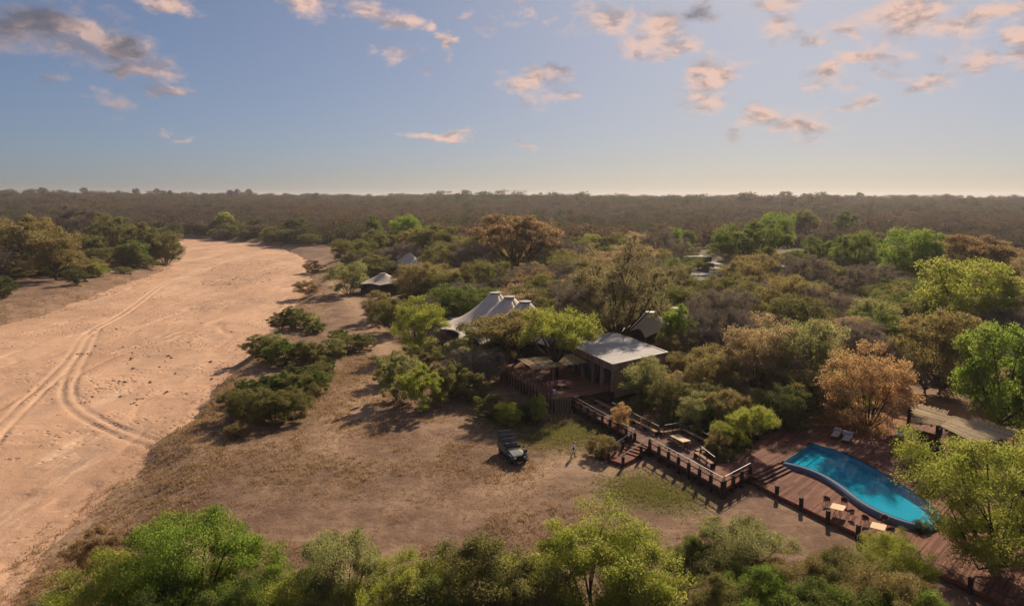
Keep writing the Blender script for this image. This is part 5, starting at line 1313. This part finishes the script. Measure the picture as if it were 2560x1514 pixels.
SHRUBS = [
 (972,724,694,80,'pale','pale shrub half hiding the low far tent'),
 (922,728,702,60,'olive','small olive shrub at the left foot of the low far tent'),
 (1000,690,655,90,'olive','olive shrub below the farthest tent'),
 (1050,684,650,80,'ochre','ochre shrub hiding the right side of the farthest tent'),
 (1740,716,690,90,'olive','olive shrub at the foot of the stepped shed'),
 (590,1092,1055,64,'ochre','small ochre shrub below the biggest bank clump'),
 (995,1000,875,120,'pale','pale shrub at the left of the clearing thicket'),
 (1060,1020,915,130,'lime','golden shrub at the front of the clearing thicket'),
 (1135,995,905,110,'olive','olive shrub on the right front of the clearing thicket'),
 (1050,935,855,130,'olive','olive shrub at the back of the clearing thicket'),
 (1150,930,845,120,'pale','pale shrub before the yellowing tree at the tent'),
 (970,960,890,80,'olive','small olive shrub at the left tip of the clearing thicket'),
 (1230,1045,985,110,'olive','shaded olive shrub below the terrace stakes'),
 (1270,1065,1005,70,'lime','golden shrub between terrace stakes and safari vehicle'),
 (1345,1058,985,52,'lime','bright yellow shrub at the foot of the terrace corner'),
 (1190,1000,930,90,'olive','dull olive shrub left of the terrace stakes'),
 (1310,1050,1012,80,'dark','dark shrub under the terrace corner'),
 (1550,1082,1005,58,'orange','small orange shrub leaning over the walkway rail'),
 (1500,1000,965,80,'green','clipped green shrub below the lounge windows'),
 (1790,1150,1080,66,'ochre','ball-shaped yellow shrub beside the walkway bay'),
 (1500,1140,1090,90,'ochre','wispy pale shrub beside the stair'),
 (255,1440,1330,150,'rust','dark brown shrub in the shade at lower left'),
 (190,712,670,60,'dark','dark little shrub on the left bank below the yellow-ochre tree'),
 (248,690,655,60,'lime','yellow-green little shrub on the left bank grass'),
 (10,745,690,70,'dark','dark shrub cut by the left edge on the far bank'),
 (310,690,665,40,'olive','tiny olive shrub above the left bank slope'),
 (770,735,700,70,'rust','brown dry shrub on the bank crest below the river bend'),
 (785,680,650,60,'rust','brown dry shrub at the top of the bank crest'),
 (2300,1338,1300,40,'dark','dark potted shrub at the near end of the pool'),
]
for r in SHRUBS:
    tree_px(r[0], r[1], r[2], r[3], 'lowbush' if r[3] > 90 else 'shrub', r[4], r[5], name='shrub', cat='shrub')

BANK = {
 'bank edge clump above the long shrub belt': [(700,822,60,42),(735,818,70,52),(765,822,60,40),(790,832,50,30)],
 'long shrub belt on the bank': [(640,885,60,48),(672,905,74,62),(712,912,80,64),(752,905,72,54),(790,905,74,48),(828,890,70,44),(690,872,60,40),(868,878,70,44),(905,872,62,40),(850,850,50,28)],
 'biggest dark green bank clump': [(598,1040,80,70),(640,1052,90,84),(688,1056,96,84),(735,1045,84,72),(662,1008,84,70),(708,1000,86,72),(752,1000,84,66),(790,982,72,58),(742,962,74,52),(800,950,60,48),(820,930,44,36),(620,1000,66,54)],
}
BWORD = 'first second third fourth fifth sixth seventh eighth ninth tenth eleventh twelfth'.split()
for where, lst in BANK.items():
    for i, (px, b_, w_, h_) in enumerate(sorted(lst)):
        tree_px(px, b_, b_-h_, w_*1.25, 'lowbush' if i % 2 else 'shrub', ['olive', 'olive', 'pale', 'green'][i % 4] if 'dark' not in where else ['olive', 'green', 'olive', 'dark'][i % 4], 'rounded shrub in the %s, %s from the left' % (where, BWORD[i]), name='shrub', cat='shrub', group=where)

for x_, y_, w_, h_, k_, l_, lab_ in [(23.9,73.2,4.4,3.6,'shrub','lime','lime shrub crowding the pool walk just beyond the dining bay'),(26.0,75.6,4.6,4.2,'dome','pale','pale green shrub along the pool walk between lime tree and dining bay'),
    (28.0,78.0,4.8,4.4,'dome','olive','olive shrub behind the middle post of the pool walk'),(30.6,81.2,5.0,4.6,'dome','tan','tan shrub at the pool end of the walk'),(25.2,78.6,6.0,5.6,'dome','ochre','ochre tall shrub behind the pale green one on the pool walk'),
    (22.2,68.9,2.6,2.2,'shrub','olive','small olive shrub in the corner between dining bay and pool walk'),(22.0,78.5,5.6,5.4,'dome','pale','pale tall shrub behind the dining bay rail'),(33.8,83.6,5.4,4.6,'dome','olive','olive shrub behind the head of the pool')]:
    plant('shrub', lab_, 'shrub', x_, y_, gz(x_, y_), w_, h_, k_, l_, None, 'shrubs along the pool walk')

# thicket filling the ground between the named trees (right and middle distance)
LANDMARKS = [(at(a, b), t) for a, b, t in [(1240,850,'by the main tent'),(1250,780,'up-slope behind the main tent'),(1060,850,'near the round golden-green tree'),(930,720,'around the low far tent'),(1030,655,'around the farthest tent'),(1290,700,'under the great orange dome tree'),
  (1520,840,'under the huge grey-olive dome tree'),(1650,850,'beside the two-peaked tent'),(1760,700,'in front of the stepped shed'),(1870,690,'under the large spreading green tree'),(1905,790,'around the green cone tree'),(2035,800,'near the ochre bare tree'),(2140,720,'under the tall open green tree'),
  (2265,745,'at the foot of the tall bright green tree'),(2420,740,'under the brown umbrella tree'),(2400,880,'below the big yellow-green tree'),(2345,985,'around the brown-yellow dense tree'),(2185,880,'near the soft pale green tree'),(2010,1010,'around the grey-green thicket tree'),(1890,1000,'around the pinkish-brown tree'),
  (1640,1060,'just behind the walkway'),(1785,960,'right of the lounge wall'),(2500,1080,'at the right edge behind the pavilions'),(1480,640,'in the brown scrub above the grey dome'),(1690,640,'left of the stepped shed'),(2010,640,'in the scrub behind the big green trees'),(2300,640,'in the far scrub on the right'),(1150,650,'near the twin-trunked olive tree'),(880,690,'by the river path'),(2540,800,'at the far right edge')]]
ORD = ['nearest', 'second nearest', 'third nearest', 'fourth nearest', 'fifth nearest', 'sixth nearest', 'seventh nearest', 'eighth nearest', 'ninth nearest', 'tenth nearest']
def name_apart(items):
    """items: (object, look, x, y) -> a label of its own for each: look, landmark, and order from the camera where several match"""
    by = {}
    for o, look, x, y in items:
        lm = min(LANDMARKS, key=lambda q: (q[0].x-x)**2+(q[0].y-y)**2)[1]; by.setdefault((look, lm), []).append((math.hypot(x, y), o))
    for (look, lm), lst in by.items():
        for i, (_, o) in enumerate(sorted(lst, key=lambda q: q[0])): o['label'] = look+' '+lm if len(lst) == 1 else '%s %s, %s there' % (look, lm, ORD[min(i, 9)])
def scatter_individuals():
    g = random.Random(77)
    zone = [tuple(at(a, b)[:2]) for a, b in [(800,640),(900,700),(1000,800),(1110,830),(1180,900),(1240,930),(1330,860),(1460,820),(1560,860),(1690,910),(1700,1040),(1830,1110),(1990,1060),(2130,1020),(2330,1000),(2560,1090),(2800,1000),(2800,600),(2200,580),(1700,600),(1300,610),(1000,600),(820,610)]]
    keep_out = []
    for (a, b, r) in ((1240,850,14),(1300,860,14),(1440,880,10),(1520,950,9),(1650,850,10),(1400,960,9),(1760,690,13),(1750,720,12),(1740,750,8),(930,712,11),(935,735,8),(985,715,9),(1030,655,10),(1030,672,9),(1955,680,9),(1955,700,8),(1800,1130,4)):
        p = at(a, b); keep_out.append((p.x, p.y, r))
    xs = [p[0] for p in zone]; ys = [p[1] for p in zone]; placed = []; n = 0; tries = 0; items = []
    sets = [('shrub','olive','grey-olive bush'),('shrub','ochre','ochre dry bush'),('bare','mauve','leafless mauve bush'),
            ('dome','olive','round olive bush'),('bare','twig','leafless grey bush'),('dome','tan','tan-brown bush'),('shrub','green','mid-green bush'),('open','ochre','thin-leaved ochre bush')]
    wts = [5, 3, 5, 4, 4, 4, 3, 3]
    views = [(958, at(958, 684, 5.6).y, 75), (1022, at(1022, 634, 7.6).y, 60), (1760, at(1716, 700, 3.6).y, 75), (1745, at(1745, 642, 4.2).y, 45), (1955, at(1955, 668, 4.2).y, 55), (1640, 131, 70)]   # roofs that stay in sight
    while n < 290 and tries < 20000:
        tries += 1
        d = 80*(300/80)**g.random(); a = g.uniform(-.33, .72); x, y = d*math.sin(a), d*math.cos(a)
        if not bool(in_poly(np.array([x]), np.array([y]), zone)[0]): continue
        if any(math.hypot(x-q[0], y-q[1]) < q[2] for q in keep_out): continue
        r = (2.5+d*.013)*g.uniform(.8, 1.4)
        if any((x-q[0])**2+(y-q[1])**2 < (.50*(r+q[2]))**2 for q in placed): continue
        if 18 < x < 58 and y < 82: continue
        if any(abs(1280+FOCAL*x/y-vx) < vw and vy-48 < y < vy+6 for vx, vy, vw in views): continue
        placed.append((x, y, r)); k = g.choices(range(len(sets)), wts)[0]; kind, leaf, lab = sets[k]
        o_ = plant('thicket_bush' if kind in ('shrub', 'dome') else 'thicket_twig_bush', lab, 'bush', x, y, gz(x, y), r*2.3, r*g.uniform(1.25, 2.0), kind, leaf, None, 'bushes of the thicket around the lodge'); n += 1; items.append((o_, ('large ' if r > 5.2 else 'small ' if r < 3.6 else '')+lab, x, y))
    name_apart(items)
    TENS = {20: 'twent', 30: 'thirt', 40: 'fort', 50: 'fift', 60: 'sixt'}
    WORDS = 'first second third fourth fifth sixth seventh eighth ninth tenth eleventh twelfth thirteenth fourteenth fifteenth sixteenth seventeenth eighteenth nineteenth twentieth twenty-first twenty-second twenty-third twenty-fourth twenty-fifth twenty-sixth twenty-seventh twenty-eighth twenty-ninth thirtieth'.split()
    WORDS += [TENS[(k//10)*10]+('ieth' if k % 10 == 0 else 'y-'+WORDS[k % 10-1]) for k in range(31, 70)]
    # shrubs lining the far river bank
    for i in range(26):
        f = i/25; px, py = 375+f*400, 592+26*f**2.2; p = at(px, py-g.uniform(2, 12), 0)
        plant('bank_bush', 'scrubby bush lining the far bank of the river bend, %s from the left' % WORDS[i], 'bush', p.x, p.y, gz(p.x, p.y), g.uniform(9, 17), g.uniform(6, 11), g.choice(['shrub', 'dome', 'bare']), g.choice(['dark', 'olive', 'twig', 'olive']), None, 'bushes along the far bank of the bend')
    left = []
    for i in range(66):
        px = g.uniform(-40, 440); py = 655-.02*px+g.uniform(-30, 20) if px > 250 else g.uniform(590, 700); p = at(px, py, 0)
        if river_sd(np.array([p.x]), np.array([p.y]))[0] < 6: continue
        left.append((px, plant('bank_bush', 'low scrub bush among the trees of the left bank', 'bush', p.x, p.y, gz(p.x, p.y), g.uniform(7, 15), g.uniform(4, 9.5), g.choice(['shrub', 'dome', 'dome', 'open']), g.choice(['olive', 'ochre', 'ochre', 'olive', 'greyolive']), None, 'scrub among the left bank trees')))
    for i, (_, o) in enumerate(sorted(left, key=lambda q: q[0])): o['label'] = 'low scrub bush among the left bank trees, %s from the left' % WORDS[i]
scatter_individuals()

# ------------------------------------------------------------------ distant woodland, grass, debris
def far_tree_mesh(seed, kind):
    g = np.random.default_rng(seed); V, F, T, nv = [], [], [], 0
    nl = 9; n = 46 if kind != 'twig' else 16
    for k in range(nl):
        a = g.uniform(0, 6.28); r = g.uniform(.08, .30); c = np.array([r*math.cos(a), r*math.sin(a), g.uniform(.35, .85) if kind != 'low' else g.uniform(.25, .75)])
        p = c + rand_unit(g, n)*(g.random((n, 1))**.5)*np.array([.22, .22, .17]); v, f = leaf_quads(g, p, .075)
        V.append(v); F.append(f+nv); nv += len(v); T.append(np.clip(g.uniform(.1, .9)+g.normal(0, .12, n), 0, 1))
        m = 26 if kind == 'twig' else 5
        e = c + rand_unit(g, m)*.24; s = np.repeat(c[None], m, 0)*np.array([.6, .6, .7]); v, f = strips(g, s, e, .006)
        V.append(v); F.append(f+nv); nv += len(v); T.append(np.full(m, .5))
    v, f = strips(g, np.zeros((3, 3)), np.array([[.1, 0, .6], [-.08, .08, .6], [0, -.1, .65]]), .022); V.append(v); F.append(f+nv); nv += len(v); T.append(np.full(3, .1))
    return mesh_arrays('far_tree', np.concatenate(V), [np.concatenate(F)], None, False, np.concatenate(T))
def distant_woodland():
    lib = bpy.data.collections.new('woodland_kinds')
    mats = [leaf_mat('scrub_umber', (.080, .058, .047), (.135, .104, .084), .25), leaf_mat('scrub_grey', (.095, .076, .066), (.160, .130, .112), .2), leaf_mat('scrub_rust', (.105, .068, .042), (.160, .106, .064), .3),
            leaf_mat('scrub_olive', (.055, .056, .022), (.105, .100, .036), .3), leaf_mat('scrub_moss', (.050, .062, .020), (.095, .110, .032), .35)]
    for i, m in enumerate(mats):
        for s in range(2):
            me = far_tree_mesh(500+10*i+s, 'twig' if i < 2 and s == 0 else ('low' if s else 'tree')); me.materials.append(m)
            o = bpy.data.objects.new('woodland_kind_%d%d' % (i, s), me); lib.objects.link(o)
    g = np.random.default_rng(3); N_ = 130000
    d = 190*(2400/190)**(g.random(N_)**1.0); a = g.uniform(-.86, .86, N_); x, y = d*np.sin(a), d*np.cos(a)
    sd = river_sd(x, y); ok = sd > 7
    mid = [tuple(at(q, w)[:2]) for q, w in [(770,600),(820,640),(900,720),(1000,820),(1110,850),(1700,1000),(2700,1000),(2900,700),(2300,610),(1700,628),(1300,640),(1000,625),(850,622)]]
    ok &= ~in_poly(x, y, mid)
    ok &= ~((x < -20) & (d < 430) & (sd < 34)); ok &= ~((x < 0) & (y < 330) & (sd < 60) & (x > -60))
    # clearings and density patches
    dens = fbm(x*.012, y*.012, 3, 55); ok &= g.random(N_) < np.clip(.5+3.2*(dens-.42), .03, 1)*np.where(d < 500, np.clip((d/500)**.8, .2, 1), 1)
    x, y, d = x[ok], y[ok], d[ok]; n = len(x)
    z = ground_z(x, y)
    me = bpy.data.meshes.new('forest'); me.vertices.add(n); me.vertices.foreach_set('co', np.stack([x, y, z-.2], 1).astype(np.float32).ravel())
    # greener trees gather to the right and along a far belt, browner scrub elsewhere
    green = fbm(x*.006, y*.006, 3, 90); r = g.random(n); belt = np.exp(-((d-1250)/240)**2)*(x > -.12*d)*(x < .42*d)
    tone = fbm(x*.01, y*.01, 2, 140)+g.normal(0, .07, n); kind = np.where(r < np.clip((green-.45)*2.6+.14+belt*.5, 0, .85), g.integers(6, 10, n), np.where(tone < .44, g.integers(0, 2, n), np.where(tone < .56, g.integers(2, 4, n), g.integers(4, 6, n))))
    hh = g.uniform(3.5, 9.0, n)*np.where(g.random(n) < .08, 1.7, 1)*(1+.95*belt*g.random(n)); ww = hh*g.uniform(.9, 1.7, n)*(1+.5*sstep(300, 2000, d))
    for nm, v, ty in (('kind', kind, 'INT'), ('w', ww, 'FLOAT'), ('h', hh*(1+.2*sstep(600, 2500, d)), 'FLOAT'), ('rot', g.uniform(0, 6.28, n), 'FLOAT')):
        at_ = me.attributes.new(nm, ty, 'POINT'); at_.data.foreach_set('value', v.astype(np.int32 if ty == 'INT' else np.float32))
    o = link('distant_forest', me); tag(o, 'brown leafless woodland stretching to the horizon', kind='stuff')
    ng = bpy.data.node_groups.new('woodland', 'GeometryNodeTree'); ng.interface.new_socket('Geometry', in_out='INPUT', socket_type='NodeSocketGeometry'); ng.interface.new_socket('Geometry', in_out='OUTPUT', socket_type='NodeSocketGeometry')
    N = ng.nodes; L = ng.links; gi = N.new('NodeGroupInput'); go = N.new('NodeGroupOutput'); ip = N.new('GeometryNodeInstanceOnPoints'); ci = N.new('GeometryNodeCollectionInfo')
    ci.inputs['Collection'].default_value = lib; ci.inputs['Separate Children'].default_value = True; ci.inputs['Reset Children'].default_value = True
    def na(name, ty):
        q = N.new('GeometryNodeInputNamedAttribute'); q.data_type = ty; q.inputs['Name'].default_value = name; return q.outputs['Attribute']
    L.new(gi.outputs[0], ip.inputs['Points']); L.new(ci.outputs[0], ip.inputs['Instance']); ip.inputs['Pick Instance'].default_value = True
    L.new(na('kind', 'INT'), ip.inputs['Instance Index'])
    cr = N.new('ShaderNodeCombineXYZ'); L.new(na('rot', 'FLOAT'), cr.inputs[2]); L.new(cr.outputs[0], ip.inputs['Rotation'])
    cs = N.new('ShaderNodeCombineXYZ'); w = na('w', 'FLOAT'); L.new(w, cs.inputs[0]); L.new(w, cs.inputs[1]); L.new(na('h', 'FLOAT'), cs.inputs[2]); L.new(cs.outputs[0], ip.inputs['Scale'])
    L.new(ip.outputs[0], go.inputs[0]); md = o.modifiers.new('woodland', 'NODES'); md.node_group = ng
    print('woodland', n)
distant_woodland()
def horizon_trees():
    # taller trees that stand out against the sky
    for i, (px, w, h) in enumerate([(122,20,11),(224,15,12),(352,16,12),(404,14,13),(436,10,9),(585,15,13),(601,14,14),(630,15,14),(795,18,10),(2355,16,10),(2140,16,13),(1955,34,16),(2010,22,13)]):
        d = 1300+60*(i % 4); a = math.atan((px-1280)/FOCAL); x, y = d*math.tan(a), d
        h *= 1.35; plant('skyline_tree', ['bare spreading tree standing above the skyline', 'bare spreading tree standing above the skyline'][0] if px < 1500 else 'rounded tree standing above the right skyline', 'tree', x, y, gz(x, y)-1, w*.95, h*.6+10, 'spread' if px < 1500 else 'round', 'twig' if px < 1500 else 'olive', None, 'trees standing above the skyline')['label'] = ('bare spreading tree above the skyline, %s from the left' if px < 1500 else 'rounded tree above the skyline, %s from the left of the right-hand ones') % ['first','second','third','fourth','fifth','sixth','seventh','eighth','ninth'][i if px < 1500 else {1955:0,2010:1,2140:2,2355:3}[px]]
horizon_trees()
def grass():
    g = np.random.default_rng(8); P = []
    def add(x, y, keep): P.append(np.stack([x[keep], y[keep]], 1))
    n = 60000; a = g.uniform(-.75, .35, n); d = 45*(330/45)**g.random(n); x, y = d*np.sin(a), d*np.cos(a); sd = river_sd(x, y)
    add(x, y, (sd > -2.5) & (g.random(n) < np.exp(-((sd-5)/7)**2)*.8) & (fbm(x*.12, y*.12, 3, 7) > .40))
    n = 60000; x = g.uniform(-45, 45, n); y = g.uniform(38, 135, n); sd = river_sd(x, y); f = fbm(x*.16, y*.16, 3, 12)
    add(x, y, (sd > 2) & (f > .53) & (g.random(n) < .55) & ~((x > 18) & (y < 82)))
    n = 70000; x = g.uniform(-50, 45, n); y = 38*(150/38)**g.random(n); sd = river_sd(x, y); f = fbm(x*.09, y*.09, 4, 44)
    add(x, y, (sd > 1.5) & (g.random(n) < np.clip((f-.38)*3.2, .04, .8)) & ~((x > 18) & (y < 82)) & ~((x > 6) & (y > 80)))
    low = len(P[0])+len(P[1])
    P = np.concatenate(P); n = len(P); z = np.maximum(ground_z(P[:, 0], P[:, 1]), BED); m = 6
    dist = np.hypot(P[:, 0], P[:, 1]); base = np.repeat(np.column_stack([P, z-.02]), m, 0); hh = np.repeat(g.uniform(.12, .42, n)*np.where(np.arange(n) < low, 1, .4)*(1+.8*sstep(120, 260, dist)), m)*g.uniform(.6, 1.2, n*m); k = len(base)
    off = g.normal(0, 1, (k, 2))*np.repeat(.10*(1+dist/120), m)[:, None]; A = base+np.column_stack([off, np.zeros(k)]); tip = A+np.column_stack([g.normal(0, .14, (k, 2))*1.3+off*.5, hh])
    p = g.normal(0, 1, (k, 2)); p /= np.linalg.norm(p, axis=1, keepdims=True); w = np.repeat(.022*(1+dist/70), m)[:, None]; pw = np.column_stack([p*w, np.zeros(k)])
    V = np.stack([A-pw, A+pw, tip], 1).reshape(-1, 3); F = np.arange(3*k).reshape(k, 3)
    me = mesh_arrays('dry_grass', V, [F], LM['drygrass'], False, np.repeat(g.random(n), m)); tag(link('dry_grass', me), 'tufts of dry straw-coloured grass on the banks and clearing', kind='stuff')
    print('grass', k)
    # fresh green grass near the stair and under the terrace
    n = 9000; Q = []
    for px, py, r, q in ((1600,1222,3.6,2000),(1680,1240,3.0,1000),(1390,1085,5,3200),(1280,1040,4,1600),(1450,1075,3.5,1500)):
        c = at(px, py); Q.append(np.array([[c.x, c.y]])+g.normal(0, 1, (q, 2))*r*.55)
    Q = np.concatenate(Q); n = len(Q); z = ground_z(Q[:, 0], Q[:, 1]); m = 4; base = np.repeat(np.column_stack([Q, z-.02]), m, 0); k = len(base)
    A = base+np.column_stack([g.normal(0, .09, (k, 2)), np.zeros(k)]); tip = A+np.column_stack([g.normal(0, .09, (k, 2)), g.uniform(.08, .3, k)]); p = g.normal(0, 1, (k, 2)); p /= np.linalg.norm(p, axis=1, keepdims=True); pw = np.column_stack([p*.03, np.zeros(k)])
    me = mesh_arrays('green_grass', np.stack([A-pw, A+pw, tip], 1).reshape(-1, 3), [np.arange(3*k).reshape(k, 3)], LM['olive'], False, np.repeat(g.random(n), m)); tag(link('green_grass', me), 'fresh green grass near the walkway stair', kind='stuff')
grass()
def debris():
    g = np.random.default_rng(18); V, F, nv = [], [], 0
    def lump(x, y, z, r, h):
        nonlocal nv
        k = 6; a = np.linspace(0, 2*np.pi, k, endpoint=False); rr = r*g.uniform(.6, 1.2, k); v = np.column_stack([x+rr*np.cos(a), y+rr*np.sin(a), np.full(k, z)]); top = np.array([[x+g.normal(0, r*.2), y, z+h]])
        V.append(np.concatenate([v, top])); F.append(np.array([[i, (i+1) % k, k] for i in range(k)])+nv); nv += k+1
    for _ in range(420):
        if g.random() < .7: px, py = 600+g.normal(0, 55), 690+g.normal(0, 26)
        else: px, py = g.uniform(60, 700), g.uniform(680, 1000)
        p = at(px, py, BED)
        if river_sd(np.array([p.x]), np.array([p.y]))[0] > -1.5: continue
        s = .08+.2*g.random()**2; lump(p.x, p.y, BED-.02, s*1.6, s*.9)
    for _ in range(26):
        px, py = g.uniform(20, 640), g.uniform(740, 1180); p = at(px, py, BED)
        if river_sd(np.array([p.x]), np.array([p.y]))[0] > -1.5: continue
        for _k in range(5): lump(p.x+g.normal(0, .5), p.y+g.normal(0, .3), BED, g.uniform(.1, .3), g.uniform(.05, .18))
    me = mesh_arrays('river_debris', np.concatenate(V), [np.concatenate(F)], mat('driftwood', (.27, .17, .11), (.17, .105, .07), 3, .9, .1)); tag(link('river_debris', me), 'dark driftwood and clods scattered on the dry sand', kind='stuff')
debris()

def build_haze():
    m = bpy.data.materials.new('thin_dry_haze'); m.use_nodes = True; nt = m.node_tree
    for n in list(nt.nodes):
        if n.type == 'BSDF_PRINCIPLED': nt.nodes.remove(n)
    v = nt.nodes.new('ShaderNodeVolumePrincipled'); v.inputs['Density'].default_value = HAZE; v.inputs['Color'].default_value = (.86, .86, .92, 1); v.inputs['Anisotropy'].default_value = .3
    nt.links.new(v.outputs[0], nt.nodes['Material Output'].inputs['Volume'])
    b = MB(); b.box((0, 2300, 25), (9600, 6400, 66)); o = b.build('haze', m); tag(o, 'thin pale dry-season haze over the bushland', kind='stuff')
HAZE = .00010
build_haze()
